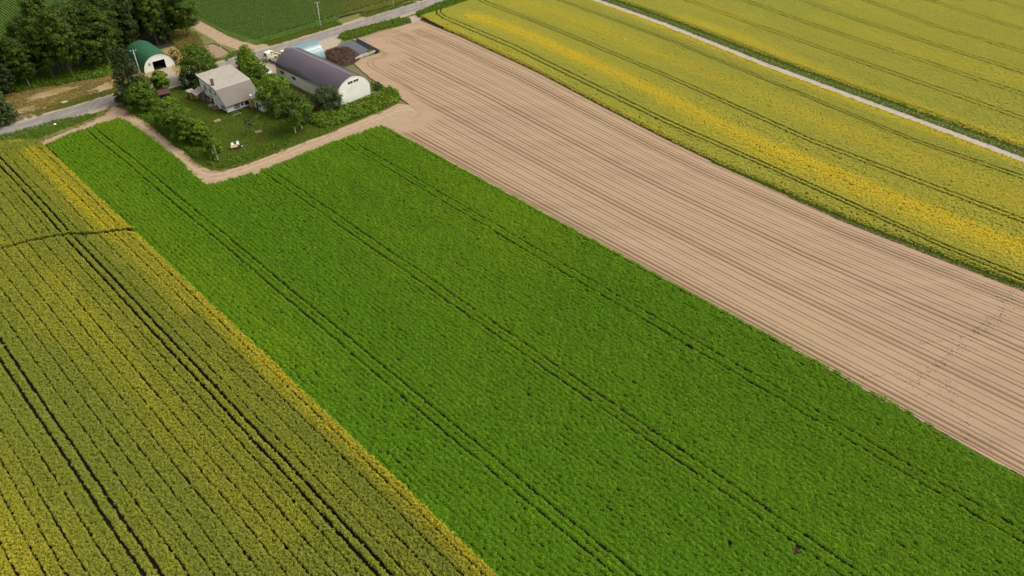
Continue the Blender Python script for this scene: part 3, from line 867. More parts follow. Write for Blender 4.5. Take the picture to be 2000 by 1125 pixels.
def right_fields():
    r = np.random.default_rng(6)
    trams = []
    for L in [[(868, 8), (853, 22), (852, 30), (865, 40), (1000, 98), (1300, 246), (1500, 334), (1837, 488), (2000, 555)],
              [(878, 9), (862, 21), (860, 28), (870, 36), (1000, 90), (1300, 238), (1500, 327), (1837, 481), (2000, 546)],
              [(934, 2), (942, 9), (1040, 46), (1300, 155), (1585, 284), (2000, 442)],
              [(944, 1), (950, 7), (1040, 41), (1300, 149), (1585, 277), (2000, 434)],
              [(1078, 0), (1300, 82), (1787, 283), (2000, 357)], [(1086, 0), (1300, 78), (1787, 278), (2000, 350)]]:
        trams.append((line(L), 0.54))
    U, V = grid_uv(-181.6, 30, 126, 196, 0.37, 0.32, 0.40, 7)
    P = U[:, None] * EU + V[:, None] * EV
    edge = np.minimum(V - v_brown_top(U) - 0.25, v_path(U) - 1.75 - V)
    k = (edge > 0) & in_view(P)
    k &= ~((U < -170) & (V < v_brown_top(U) + 0.6 + (-170 - U) * 0.1))
    U, V, P = U[k], V[k], P[k]
    keep = np.ones(len(U), bool)
    for L, wd in trams:
        P = push(P, L, wd)
    # thin drill lines
    s = (V - v_brown_top(U)) / (v_path(U) - v_brown_top(U))
    ph = s * 48 / 1.9
    wear = fbm(N2, U * 0.05, s * 40)
    keep &= ~((np.abs(ph - np.round(ph)) < 0.085 * (wear > 0.45)) & (r.random(len(U)) < 0.55))
    U, V, P, s = U[keep], V[keep], P[keep], s[keep]
    t = bands(P, [([(925, 36), (1000, 58), (1050, 80), (1100, 103), (1200, 146), (1300, 194), (1400, 244), (1500, 290), (1625, 340), (1750, 392), (1875, 442), (2000, 490)], 2.9, 0.72),
                  ([(1300, 200), (1500, 298), (1750, 402), (2000, 502)], 4.0, 0.62),
                  ([(1020, 8), (1150, 50), (1300, 115), (1450, 172), (1600, 240), (1750, 306), (2000, 405)], 4.5, 0.34),
                  ([(1180, 12), (1400, 100), (1600, 178), (1800, 253), (2000, 327)], 1.7, 0.62),
                  ([(830, 42), (900, 66), (1050, 135), (1300, 264)], 2.0, 0.18)])
    t += 0.17 + 0.40 * (fbm(N1, U * 0.02, V * 0.16) - 0.5) + 0.2 * (N3(U * 0.015, s * 60) - 0.5) + r.normal(0, 0.025, len(U))
    scatter('right_crop_plants', P, 0.0, K_RAPEF, 8, 'crop striped yellow and green between ploughed soil and gravel path', 0.95, 0.10, t, zs=r.uniform(0.70, 0.86, len(U)) * np.clip((V - v_brown_top(U) + 0.3) / 1.3, 0.45, 1), tilt=0.1, seed=3)
    # beyond the path
    trams = []
    for L in [[(1500, 112), (1950, 282), (2000, 300)]]:
        trams.append((line(L), 0.48))
    for L in [[(1330, 0), (1500, 62), (2000, 238)], [(1440, 0), (1585, 52), (2000, 190)], [(1555, 0), (1700, 52), (2000, 147)], [(1690, 5), (1817, 52), (2000, 107)], [(1800, 0), (1930, 42), (2000, 63)], [(1930, 0), (2000, 22)]]:
        a = line(L)
        d = unit(a[-1] - a[0]); nr = np.array([-d[1], d[0]])
        trams += [(a + nr * 0.90, 0.56), (a - nr * 0.90, 0.56)]
    U, V = grid_uv(-245, 20, 172, 320, 0.42, 0.38, 0.40, 8)
    P = U[:, None] * EU + V[:, None] * EV
    k = (V - v_path(U) > 5.0) & in_view(P, 0.08)
    U, V, P = U[k], V[k], P[k]
    keep = np.ones(len(U), bool)
    for L, wd in trams:
        P = push(P, L, wd)
    U, V, P = U[keep], V[keep], P[keep]
    t = bands(P, [([(1330, 40), (1450, 80), (1550, 122), (1700, 186), (1850, 240), (2000, 288)], 3.4, 0.48), ([(1600, 40), (1800, 110), (2000, 165)], 5, 0.16),
                  ([(1300, 0), (1450, 40)], 4, 0.2)])
    t += 0.13 + 0.34 * (fbm(N1, U * 0.018, V * 0.10) - 0.5) + r.normal(0, 0.025, len(U))
    scatter('far_crop_plants', P, 0.0, K_RAPEF, 8, 'yellow green crop above the gravel path', 1.05, 0.10, t, zs=r.uniform(0.62, 0.78, len(U)) * np.clip((V - v_path(U) - 4.6) / 1.6, 0.3, 1), tilt=0.1, seed=4)
right_fields()

def soy():
    r = np.random.default_rng(9)
    U, V = [], []
    for v in np.arange(93.05, 185, 0.84):
        u = np.arange(-272, -200.5, 0.30); U.append(u + r.uniform(-.08, .08, len(u))); V.append(np.full(len(u), v) + r.normal(0, .05, len(u)))
    for u0 in np.arange(-200.3, -196.8, 0.68):
        v = np.arange(95, 185, 0.30); V.append(v); U.append(np.full(len(v), u0) + r.normal(0, .05, len(v)))
    for v in np.arange(10, 88, 0.84):
        u = np.arange(-330, -238, 0.32); U.append(u + r.uniform(-.08, .08, len(u))); V.append(np.full(len(u), v) + r.normal(0, .05, len(u)))
    U = np.concatenate(U); V = np.concatenate(V)
    P = U[:, None] * EU + V[:, None] * EV
    k = in_view(P, 0.08) & (inside(P, SOY) | inside(P, SOY2))
    k &= ~((np.abs(U + 200.6) < 0.35) & (V > 93) & (r.random(len(U)) < 0.8))
    k &= r.random(len(U)) > 0.03
    U, V, P = U[k], V[k], P[k]
    t = 0.1 + 0.35 * (fbm(N1, U * 0.05, V * 0.05) - 0.5) + 0.9 * np.clip((V - 118) / 16, 0, 1) * np.clip((U + 216) / 10, 0, 1) + r.normal(0, .06, len(U))
    scatter('soybean_plants', P, 0.0, K_SOY, 6, 'dark green row crop across the road and behind the woods', 0.78, 0.15, t, zs=0.9, seed=5)
def soy_variant(i):
    r = np.random.default_rng(500 + i)
    n = 22
    th = r.uniform(0, 2 * math.pi, n); rr = 0.29 * np.sqrt(r.uniform(0, 1, n))
    C = np.column_stack([rr * np.cos(th), rr * np.sin(th), 0.56 - 0.7 * rr ** 1.3 + r.normal(0, .05, n)])
    out = np.column_stack([np.cos(th) * rr * 2, np.sin(th) * rr * 2, np.full(n, .6)])
    D, Wd, Nr = leaves(r, C, out, r.uniform(0.10, 0.16, n), 0.6, 0.3, 0.4)
    return leaf_mesh('soybean_plant', C, D, Wd, Nr, r.uniform(0, 1, n), M['soy'], flower=r.uniform(.3, 1, n))
K_SOY = variants('soybean', [soy_variant(i) for i in range(6)])
soy()

def fill(poly, step, seed, jit=0.5):
    poly = np.asarray(poly)
    r = np.random.default_rng(seed)
    x0, y0 = poly.min(0); x1, y1 = poly.max(0)
    X, Y = np.meshgrid(np.arange(x0, x1, step), np.arange(y0, y1, step))
    P = np.column_stack([X.ravel(), Y.ravel()]) + r.uniform(-jit, jit, (X.size, 2)) * step
    return P[inside(P, poly)]

# footprints of buildings, kept clear of grass
HOUSE_ROT = math.radians(44.5)
HOUSE_LOC = at(446.4, 223.6)
BARN_ROT = math.radians(47.1)
BARN_LOC = at(661, 209.6)
def footprint(loc, rz, x0, x1, y0, y1):
    c, s = math.cos(rz), math.sin(rz)
    return np.array([[loc[0] + x * c - y * s, loc[1] + x * s + y * c] for x, y in ((x0, y0), (x1, y0), (x1, y1), (x0, y1))])
BUILT = [footprint(HOUSE_LOC, HOUSE_ROT, -0.1, 8.7, -0.1, 12.7), footprint(HOUSE_LOC, HOUSE_ROT, 6.2, 10, -5, 0), footprint(BARN_LOC, BARN_ROT, -0.1, 9.8, -0.1, 24.7)]
def clear(P):
    k = np.ones(len(P), bool)
    for b in BUILT: k &= ~inside(P, b)
    return P[k]

def ground_plants():
    r = np.random.default_rng(12)
    P = clear(fill(LAWN, 0.38, 1))
    bare = fbm(N2, P[:, 0] * 0.22, P[:, 1] * 0.22)
    yard = inside(P, YARD)
    P2 = P[~yard & (bare > 0.15)]
    t = 0.10 + 0.8 * np.clip(fbm(N2, P2[:, 0] * 0.22, P2[:, 1] * 0.22) * -1 + 0.62, 0, 1) + r.normal(0, .06, len(P2))
    u, v = to_uv(P2)
    t += 0.55 * ((v > 83) & (u < -146))
    scatter('lawn_grass', P2, 0.0, K_GRASS, 6, 'short mown grass of the farmyard lawn', 1.0, 0.3, t, seed=6)
    # tall weeds: hedge strip before the barn, inner edge of the track, verges
    strips = [(line([(600, 235), (640, 222), (700, 206), (740, 192), (762, 178), (776, 186), (779, 196), (735, 217), (690, 232), (655, 244), (630, 250)]), 0.34, 1.55),
              (line([(725, 163), (736, 166), (765, 182), (755, 186), (730, 172)]), 0.5, 0.9),
              (line([(424, 324), (445, 316), (500, 296), (545, 272), (560, 264), (575, 270), (560, 283), (500, 307), (450, 325), (430, 329)]), 0.42, 0.8),
              (line([(238, 200), (265, 212), (305, 238), (352, 277), (402, 310), (420, 326), (400, 322), (365, 297), (320, 260), (290, 237), (256, 216)]), 0.42, 0.75),
              (line([(280, 210), (330, 240), (380, 285), (425, 305), (430, 318), (400, 312), (350, 285), (300, 240)]), 0.5, 0.85),
              (line([(0, 278), (0, 266), (110, 236), (185, 222), (197, 222), (178, 232), (75, 272), (40, 281), (0, 291)]), 0.40, 0.55),
              (line([(662, 72), (668, 66), (720, 52), (780, 37), (800, 39), (802, 43), (740, 60), (690, 76), (674, 80)]), 0.40, 0.85),
              (line([(813, 28), (835, 18), (880, 2), (935, -14), (938, -4), (900, 9), (850, 26), (820, 34)]), 0.40, 1.15),
              (line([(208, 150), (240, 128), (246, 112), (200, 121), (130, 143), (70, 148), (10, 158), (0, 176), (30, 182), (70, 172), (110, 168), (150, 159)]), 0.5, 1.15),
              (line([(440, 122), (460, 110), (470, 100), (462, 100), (440, 112)]), 0.45, 0.6)]
    for i, (poly, step, sz) in enumerate(strips):
        P = fill(poly, step, 20 + i)
        t = 0.35 * fbm(N1, P[:, 0] * 0.3, P[:, 1] * 0.3) + r.normal(0, .1, len(P)) + (0.25 if i in (0, 6) else 0.0) + (0.5 * np.clip(to_uv(P)[1] - 90, 0, 8) / 8 if i == 0 else 0)
        scatter('tall_weeds', P, 0.0, K_WEED, 6, ['tall bright weeds in a strip before the barn gable', 'weeds at the right corner of the barn', 'weeds on the lawn edge along the lower track', 'weeds along the left side of the lawn', 'undergrowth beneath the garden trees',
                'green verge between the road and the left crop', 'grassy bank between road and ploughed field', 'green bank between road and yellow crop', 'undergrowth at the foot of the woods', 'small green bank beside the bare plot'][i], sz * (0.75 + 0.5 * fbm(N2, P[:, 0] * 0.5, P[:, 1] * 0.5)), 0.25, t, seed=30 + i)
    # grass along both sides of the gravel path
    U, V = grid_uv(-165, 0, 170, 205, 0.5, 0.5, 0.5, 44)
    d = V - v_path(U)
    P = U[:, None] * EU + V[:, None] * EV
    k = (((d > 1.6) & (d < 5.3)) | ((d < -1.55) & (d > -2.0))) & in_view(P)
    P, d = P[k], d[k]
    ditch = np.exp(-((d - 3.3) / 0.7) ** 2)
    scatter('path_grass', P, 0.0, K_WEED, 6, 'uneven grass along the gravel path', 0.55 - 0.22 * ditch, 0.3, 0.35 * (d > 4.2) + 0.55 * (d < 2.6) + r.normal(0, .1, len(P)), seed=50)
    # grass strip on the upper edge of the ploughed field
    u = np.arange(-72, 30, 0.28)
    PP = []
    for o_ in np.arange(-0.9, 0.4, 0.32):
        k = np.clip((u + 80) / 40, 0.15, 1)
        PP.append((u + r.uniform(-.1, .1, len(u)))[:, None] * EU + (v_brown_top(u) + o_ * k + r.normal(0, .1, len(u)))[:, None] * EV)
    PP = np.vstack(PP); PP = PP[in_view(PP)]
    scatter('field_edge_grass', PP, 0.0, K_WEED, 6, 'green grass strip on the upper edge of the ploughed field', 0.42, 0.3, r.normal(.45, .15, len(PP)), seed=51)
    # upper side of the road
    U, V = grid_uv(-196.4, -193.4, 26, 165, 0.42, 0.42, 0.5, 46)
    k = ~((V > 79) & (V < 97)) & ~((V > 121) & (V < 129)) & ~((V > 26) & (V < 36) & (U > -196)) & ~((V > 64) & (V < 76))
    k &= fbm(N1, U * 0.4, V * 0.15) > 0.36
    P = (U[:, None] * EU + V[:, None] * EV)[k]
    scatter('roadside_grass', P, 0.0, K_GRASS, 6, 'thin grass on the upper roadside', 1.2, 0.3, r.normal(.45, .2, len(P)), seed=52)
    te = np.vstack([TRACK, TRACK[:1]])
    d_ = []
    for a_, b_ in zip(te[:-1], te[1:]):
        k_ = max(2, int(np.linalg.norm(b_ - a_) / 0.22))
        d_.append(a_ + (b_ - a_) * np.linspace(0, 1, k_)[:, None])
    P = np.vstack(d_); P = P + r.normal(0, 0.38, P.shape)
    P = P[fbm(N1, P[:, 0] * .35, P[:, 1] * .35) > 0.40]
    P = P[np.hypot(*(P - at(812, 224)).T) > 7.5]
    scatter('track_edge_grass', P, 0.01, K_STRAW, 6, 'patchy dry grass along the edges of the farm track', 0.8, 0.4, r.normal(.5, .3, len(P)), seed=57)
    P = fill(np.array([uv(-194, 76.5), uv(-194, 84), uv(-199, 80), uv(-206, 84), uv(-214, 87), uv(-236, 87), uv(-236, 84), uv(-213, 79), uv(-200, 76)]), 0.5, 62)
    scatter('scrub_plants', P, 0.0, K_STRAW, 6, 'dry scrub between the green roofed shed and the lane', 1.5, 0.4, r.normal(.5, .35, len(P)), seed=58)
    # straw of the lot
    LOT = np.array([uv(-193.6, 28), uv(-193.6, 64), uv(-199, 64), uv(-207, 61.5), uv(-209.3, 50), uv(-210.5, 40), uv(-210, 26)])
    P = fill(LOT, 0.5, 60)
    u, v = to_uv(P)
    bare = fbm(N3, u * 0.22, v * 0.07)
    k = bare + 0.10 * np.clip(np.abs(u + 201) / 7, 0, 1) > 0.47
    scatter('dry_grass', P[k], 0.0, K_STRAW, 6, 'dry straw coloured grass on the lot by the woods', 1.15, 0.3, 0.9 * (fbm(N1, u[k] * .3, v[k] * .12) - 0.42) * 2.0 + r.normal(0, .1, k.sum()), seed=53)
    # dry grass at barn apron and the track's middle
    P = clear(fill(line([(541, 156), (600, 180), (660, 214), (728, 188), (770, 176), (775, 190), (735, 205), (668, 236), (640, 225), (600, 198), (555, 168)]), 0.5, 61))
    scatter('barn_dry_grass', P, 0.0, K_STRAW, 6, 'dry grass along the barn walls', 1.0, 0.3, r.normal(.45, .3, len(P)), seed=54)
ground_plants()
# ------------------------------------------------------------------ trees
def crown_mesh(name, seed, H, W, z0, kind, m, leaf, nclump, per):
    """leaf clumps at the ends of the limbs; returns mesh and clump centres"""
    r = np.random.default_rng(seed)
    cs, rads = [], []
    h = H - z0
    for i in range(nclump):
        for _ in range(30):
            a = r.uniform(0, 2 * math.pi)
            f = r.uniform(0, 1)
            if kind == 'round':
                prof = math.sqrt(max(0.0, 1 - (2 * f - 0.85) ** 2 / 1.35)); f = min(f, 0.97)
            elif kind == 'cone':
                prof = (1 - f) ** 0.8 * (0.25 + 0.75 * min(1, f / 0.12 + 0.35))
            elif kind == 'spruce':
                prof = (1 - f) ** 0.6
            elif kind == 'column':
                prof = math.sin(math.pi * min(1, f * 0.92 + 0.08)) ** 0.55 * 0.95
            else:
                prof = math.sin(math.pi * min(1, 0.12 + f * 0.86)) ** 0.6
            q = math.sqrt(r.uniform(0.12, 1))
            q *= 0.82 + 0.36 * N1(np.array([a * 0.9 + seed]), np.array([f * 3.0]))[0]
            rad = prof * q * W / 2
            c = np.array([rad * math.cos(a), rad * math.sin(a), z0 + f * h])
            if all(np.linalg.norm(c - k) > 0.09 * W for k in cs[-25:]):
                break
        cs.append(c)
        rads.append((0.115 if kind != 'spruce' else 0.10) * W * r.uniform(0.7, 1.35))
    cs = np.array(cs); rads = np.array(rads)
    n = nclump * per
    ci = np.repeat(np.arange(nclump), per)
    d = unit(r.normal(0, 1, (n, 3)) + np.array([0, 0, 0.25]))
    q = r.uniform(0.35, 1.1, n)
    C = cs[ci] + d * (rads[ci] * q)[:, None] * np.array([1.15, 1.15, 0.72])
    if kind == 'spruce':
        C[:, 2] -= 0.18 * np.hypot(C[:, 0], C[:, 1]) * r.uniform(0.3, 1.2, n)
    outv = d + 0.5 * unit(C - np.array([0, 0, z0 + 0.4 * h]))
    D, Wd, Nr = leaves(r, C, outv, leaf * r.uniform(0.6, 1.25, n), 0.55, 0.35, 0.55)
    if kind == 'spruce':
        D = unit(np.column_stack([C[:, 0], C[:, 1], -0.25 * np.hypot(C[:, 0], C[:, 1])]) + r.normal(0, 0.5, (n, 3)) * W * 0.2) * (leaf * r.uniform(0.7, 1.4, n))[:, None]
        Wd = unit(np.cross(D, r.normal(0, 1, (n, 3)))) * leaf * 0.28
    cl = r.uniform(0, 1, nclump)
    rnd = 0.55 * cl[ci] + 0.45 * r.uniform(0, 1, n)
    return leaf_mesh(name, C, D, Wd, Nr, rnd, m), cs

def trunk_mesh(seed, H, W, z0, cs, r0, kind):
    r = np.random.default_rng(seed + 5)
    b = MB()
    top = H * (0.93 if kind in ('spruce', 'cone', 'column') else 0.72)
    lean = r.normal(0, 0.02, 2) * H
    ax = lambda t: Vector((lean[0] * t * t, lean[1] * t * t, top * t))
    b.tube([ax(t) for t in (0, 0.08, 0.3, 0.55, 0.8, 1.0)], [r0 * 1.35, r0, r0 * 0.82, r0 * 0.6, r0 * 0.35, r0 * 0.1], 8)
    for c in cs[:: max(1, len(cs) // 14)]:
        z = max(z0 * 0.75, c[2] - np.hypot(c[0], c[1]) * (0.75 if kind != 'spruce' else -0.15))
        t = min(0.96, max(0.12, z / top))
        p = ax(t); e = Vector(c)
        mid = (p + e) / 2 + Vector((0, 0, 0.06 * H if kind != 'spruce' else 0))
        b.tube([p, mid, e], [r0 * 0.38 * (1.1 - t), r0 * 0.25 * (1.1 - t) + .012, 0.014], 5, cap=False)
    return b

def tree(px, H, W, kind, leafm, label, name='broadleaf_tree', cat='tree', group=None, z0=None, bark='bark', r0=None, leaf=0.27, nclump=70, per=76, seed=None, blossom=False):
    p = at(*px) if len(px) == 2 else np.array(px[:2])
    seed = seed if seed is not None else int(abs(px[0] * 7 + px[1] * 13)) % 10000
    z0 = H * 0.18 if z0 is None else z0
    r0 = 0.022 * H if r0 is None else r0
    root = empty(name, (p[0], p[1], 0), random.uniform(0, 6.28))
    tag(root, label, cat, group)
    me, cs = crown_mesh('crown', seed, H, W, z0, kind, M[leafm], leaf, nclump, per)
    link_mesh('crown', me, None, root)
    trunk_mesh(seed, H, W, z0, cs, r0, kind).build('trunk', M[bark], root, smooth=True)
    if blossom:
        r = np.random.default_rng(seed + 1)
        n = 70
        c = cs[r.integers(0, len(cs), n)]
        d = unit(r.normal(0, 1, (n, 3)) + np.array([0, 0, 0.5]))
        C = c + d * W * 0.15
        D, Wd, Nr = leaves(r, C, d, 0.17 * r.uniform(.7, 1.2, n), 0.8, .5, .4)
        me = leaf_mesh('blossom', C, D, Wd, Nr, np.ones(n), M['blossom'])
        o = link_mesh('blossom', me, None, root); tag(o, kind='stuff')
    return root

GT = 'garden trees around the farmhouse'
tree((262, 197), 12.8, 8.4, 'spruce', 'leaf_spruce', 'tall dark spruce between the road and the green roofed shed', 'spruce_tree', group=GT, z0=1.0, leaf=0.34, nclump=150, per=46)
tree((285, 214), 6.2, 7.0, 'round', 'leaf_mid', 'broad green tree at the foot of the tall spruce', group=GT, z0=0.6)
tree((262, 207), 4.2, 4.2, 'round', 'leaf_dark', 'dark low tree on the roadside below the tall spruce', group=GT, z0=0.4, nclump=45)
tree((318, 178), 4.6, 4.8, 'round', 'leaf_light', 'light green tree behind the small maroon roofed shed', group=GT, z0=0.8, nclump=50)
tree((338, 246), 6.2, 6.4, 'round', 'leaf_light', 'light green bushy tree, uppermost of the row beside the dirt track', group=GT, z0=0.5)
tree((352, 262), 5.6, 5.6, 'round', 'leaf_mid', 'mid green bushy tree, second in the row beside the dirt track', group=GT, z0=0.4)
tree((374, 276), 6.4, 6.2, 'round', 'leaf_mid', 'full round green tree, third in the row beside the dirt track', group=GT, z0=0.5)
tree((398, 284), 4.6, 4.2, 'oval', 'leaf_light', 'small light tree between the round garden tree and the birches', group=GT, z0=0.6, nclump=42)
tree((416, 304), 5.4, 3.0, 'column', 'leaf_mid', 'slim birch with white trunk left of its twin at the lawn corner', 'birch_tree', group=GT, z0=1.5, bark='birch', r0=0.085, nclump=48, per=56, leaf=0.2)
tree((426, 313.5), 5.2, 2.8, 'column', 'leaf_light', 'slim birch with white trunk nearest the lawn corner', 'birch_tree', group=GT, z0=1.4, bark='birch', r0=0.085, nclump=40, per=52, leaf=0.2)
tree((392, 157), 8.4, 9.0, 'round', 'leaf_mid', 'large green tree by the road behind the house', group=GT, z0=1.4, nclump=90, per=64)
tree((374, 172), 4.4, 4.6, 'round', 'leaf_dark', 'dark tree with white blossoms at the back corner of the house', group=GT, z0=0.7, nclump=45, blossom=True)
tree((492, 163), 9.4, 9.0, 'cone', 'leaf_light', 'pointed green tree behind the farmhouse roof', group=GT, z0=0.6, nclump=120, per=66)
tree((512, 170), 5.4, 5.0, 'round', 'leaf_mid', 'green tree between the pointed tree and the barn wall', group=GT, z0=0.6, nclump=55)
tree((540, 212), 7.8, 8.2, 'round', 'leaf_light', 'large bright green tree at the right end of the house', group=GT, z0=0.7, nclump=90, per=62)
tree((577.5, 261), 9.6, 7.4, 'oval', 'leaf_mid', 'tall birch with the longer white trunk below the barn', 'birch_tree', group=GT, z0=2.6, bark='birch', r0=0.13, nclump=80, per=56, leaf=0.22)
tree((590, 252), 8.0, 6.2, 'oval', 'leaf_dark', 'birch with the shorter white trunk below the barn', 'birch_tree', group=GT, z0=1.9, bark='birch', r0=0.12, nclump=60, per=56, leaf=0.22)
tree((562, 226), 6.6, 5.4, 'round', 'leaf_mid', 'green tree between the bright garden tree and the birches', group=GT, z0=0.7, nclump=60)
tree((645, 214), 5.5, 6.8, 'round', 'leaf_grey', 'rounded grey green tree against the corner of the barn', group=GT, z0=0.9, nclump=80, per=60)
tree((6, 239), 9.0, 7.2, 'cone', 'leaf_spruce', 'dark conifer beside the road at the left edge', 'spruce_tree', group=GT, z0=0.3, leaf=0.32, nclump=100, per=56)
tree((659, 234), 1.9, 3.4, 'round', 'leaf_light', 'low bright green shrub before the barn gable', 'shrub', 'shrub', z0=0.2, nclump=26, per=44, leaf=0.2)
tree((621, 224), 2.0, 2.0, 'oval', 'leaf_red', 'red brown shrub under the garden trees near the barn', 'shrub', 'shrub', z0=0.2, nclump=16, per=40, leaf=0.16)
tree((738, 174), 1.6, 2.6, 'round', 'leaf_grey', 'grey green shrub at the right corner of the barn', 'shrub', 'shrub', z0=0.1, nclump=20, per=40, leaf=0.17)
tree((519, 130), 3.0, 1.6, 'oval', 'leaf_light', 'slight light green sapling beside the white truck', 'sapling', 'tree', z0=0.8, nclump=12, per=34, leaf=0.16, r0=0.04)
tree((342, 118), 3.2, 3.4, 'oval', 'straw', 'dry straw coloured shrub right of the green roofed shed', 'shrub', 'shrub', z0=0.2, nclump=26, per=36, leaf=0.2)
for px, lab in (((494, 258), 'young sapling with pale stake, nearer the wooden planter'), ((487, 264.5), 'young sapling with pale stake, left of its twin on the lawn')):
    s = tree(px, 3.9, 1.3, 'column', 'leaf_dark', lab, 'sapling', 'tree', group='staked saplings on the lawn', z0=1.3, nclump=14, per=26, leaf=0.13, r0=0.035, bark='bark_pale')
    b = MB(); b.tube([(0.12, 0, 0), (0.12, 0, 1.7)], 0.035, 6); b.build('stake', M['bark_pale'], s)

# the woods at the top left: six built trees, copied
protos = []
for i, (H, W, kind, nc, lm) in enumerate([(17, 8.5, 'oval', 130, 'leaf_wood'), (15, 9.0, 'round', 130, 'leaf_wood'), (19, 7.0, 'oval', 120, 'leaf_wood'), (14, 7.5, 'round', 110, 'leaf_dark'), (16, 6.5, 'cone', 120, 'leaf_dark'), (18, 8.0, 'oval', 120, 'leaf_wood')]):
    root = empty('woodland_tree', (0, 0, 0))
    z0 = H * (0.26 if i != 4 else 0.1)
    me, cs = crown_mesh('crown', 700 + i, H, W, z0, kind, M[lm], 0.36, nc, 62)
    link_mesh('crown', me, None, root)
    trunk_mesh(700 + i, H, W, z0, cs, 0.2, kind).build('trunk', M['bark_pale' if i in (0, 2) else 'bark'], root, smooth=True)
    protos.append(root)
used = [False] * len(protos)
GW = 'trees of the dense woods'
def wood_tree(i, p, s, rz, label):
    if not used[i]:
        used[i] = True; o = protos[i]
    else:
        o = copy_tree(protos[i])
    o.location = (p[0], p[1], 0); o.rotation_euler = (0, 0, rz); o.scale = (s, s, s)
    tag(o, label, 'tree', GW)
for j, (x, y, i, lab) in enumerate([(126, 139, 2, 'tall woodland tree, leftmost of the four pale trunks at the front of the woods'), (134, 136.5, 0, 'tall woodland tree, second of the four pale trunks at the front of the woods'),
                                    (142, 135, 2, 'tall woodland tree, third of the four pale trunks at the front of the woods'), (155.5, 132, 0, 'tall woodland tree, rightmost of the four pale trunks at the front of the woods')]):
    wood_tree(i, at(x, y), (0.78, 0.9, 0.72, 0.92)[j], j * 1.3, lab)
ORD = ['first', 'second', 'third', 'fourth', 'fifth', 'sixth', 'seventh', 'eighth', 'ninth', 'tenth']
front = [(12, 168), (42, 160), (72, 150), (100, 146), (180, 126), (205, 120), (228, 112)]
rw = random.Random(4)
spots = []
for k, (x, y) in enumerate(front):
    spots.append((at(x, y), 'woodland tree facing the dry lot without a pale trunk, %s from the left edge' % ORD[k]))
for k, v in enumerate(np.arange(66, 87.5, 4.3)):
    for row, u in (('front', -216.5), ('second', -222.5), ('third', -228.5), ('rear', -234)):
        spots.append((uv(u + rw.uniform(-1.2, 1.2), v + rw.uniform(-1.3, 1.3)), 'woodland tree behind the green roofed shed, %s row, %s from the left' % (row, ORD[k])))
for k, v in enumerate(np.arange(36, 64, 5.0)):
    for row, u in (('front', -209.5), ('middle', -215.5), ('rear', -222.5)):
        if v < 46 and row == 'rear': continue
        spots.append((uv(u + rw.uniform(-1.2, 1.2), v + rw.uniform(-1.4, 1.4)), 'woodland tree between the pale trunks and the left edge, %s row, %s from the left' % (row, ORD[k])))
for k, v in enumerate((22, 27, 31)):
    spots.append((uv(-206 + rw.uniform(-1, 1), v), 'low woodland tree above the roadside conifer, front row, %s from the left' % ORD[k]))
    spots.append((uv(-213 + rw.uniform(-1, 1), v + 2), 'low woodland tree above the roadside conifer, back row, %s from the left' % ORD[k]))
for n_, (p, lab) in enumerate(spots):
    u, v = to_uv(p)
    i = rw.choice((0, 1, 1, 3, 3, 4, 5, 5))
    s = rw.uniform(0.74, 1.0)
    if v < 45: s *= 0.74
    wood_tree(i, p, s, rw.uniform(0, 6.28), lab)

# ------------------------------------------------------------------ buildings
def window(parent, face, a0, a1, z0, z1, pos, panes=2, curtain=False, frame='trim_dark', label=None, dpt=0.05):
    """a framed window on a wall; face 'f' lies along x at y=pos (looks to -y), 's' along y at x=pos (looks to -x)"""
    f = MB()
    t = 0.06
    def bx(m, p0, p1, q0, q1, d0, d1):
        if face == 'f': m.box(p0, p1, pos - d1, pos - d0, q0, q1)
        else: m.box(pos - d1, pos - d0, p0, p1, q0, q1)
    bx(f, a0, a1, z0, z0 + t, -0.02, dpt); bx(f, a0, a1, z1 - t, z1, -0.02, dpt)
    bx(f, a0, a0 + t, z0 + t, z1 - t, -0.02, dpt); bx(f, a1 - t, a1, z0 + t, z1 - t, -0.02, dpt)
    for k in range(1, panes):
        c = a0 + (a1 - a0) * k / panes
        bx(f, c - t / 2, c + t / 2, z0 + t, z1 - t, -0.02, dpt)
    o = f.build('window', M[frame], parent)
    if label: o['label'] = label
    for k in range(panes):
        p0 = a0 + (a1 - a0) * k / panes + t * (1 if k == 0 else 0.5); p1 = a0 + (a1 - a0) * (k + 1) / panes - t * (1 if k == panes - 1 else 0.5)
        g = MB(); bx(g, p0, p1, z0 + t, z1 - t, 0.004, 0.02)
        g.build('pane', M['curtain' if curtain else 'glass'], o)
    return o

def wall_holes(poly_fn):
    pass

# --- farmhouse
H = empty('farmhouse', (HOUSE_LOC[0], HOUSE_LOC[1], 0), HOUSE_ROT)
tag(H, 'white farmhouse with a tan metal roof, steep in front and shallow behind', 'house')
HW, HD = 8.3, 12.0
w = MB()
prof = [(0.05, 0.45), (HD, 0.45), (HD, 5.80), (3.5, 4.90), (0.05, 2.28)]
w.extrude(prof, 'x', 0.0, HW)
w.build('wall', M['white_wall'], H)
fd = MB(); fd.box(-0.03, HW + 0.03, 0.02, HD + 0.03, -0.1, 0.46); fd.build('foundation', M['foundation'], H)
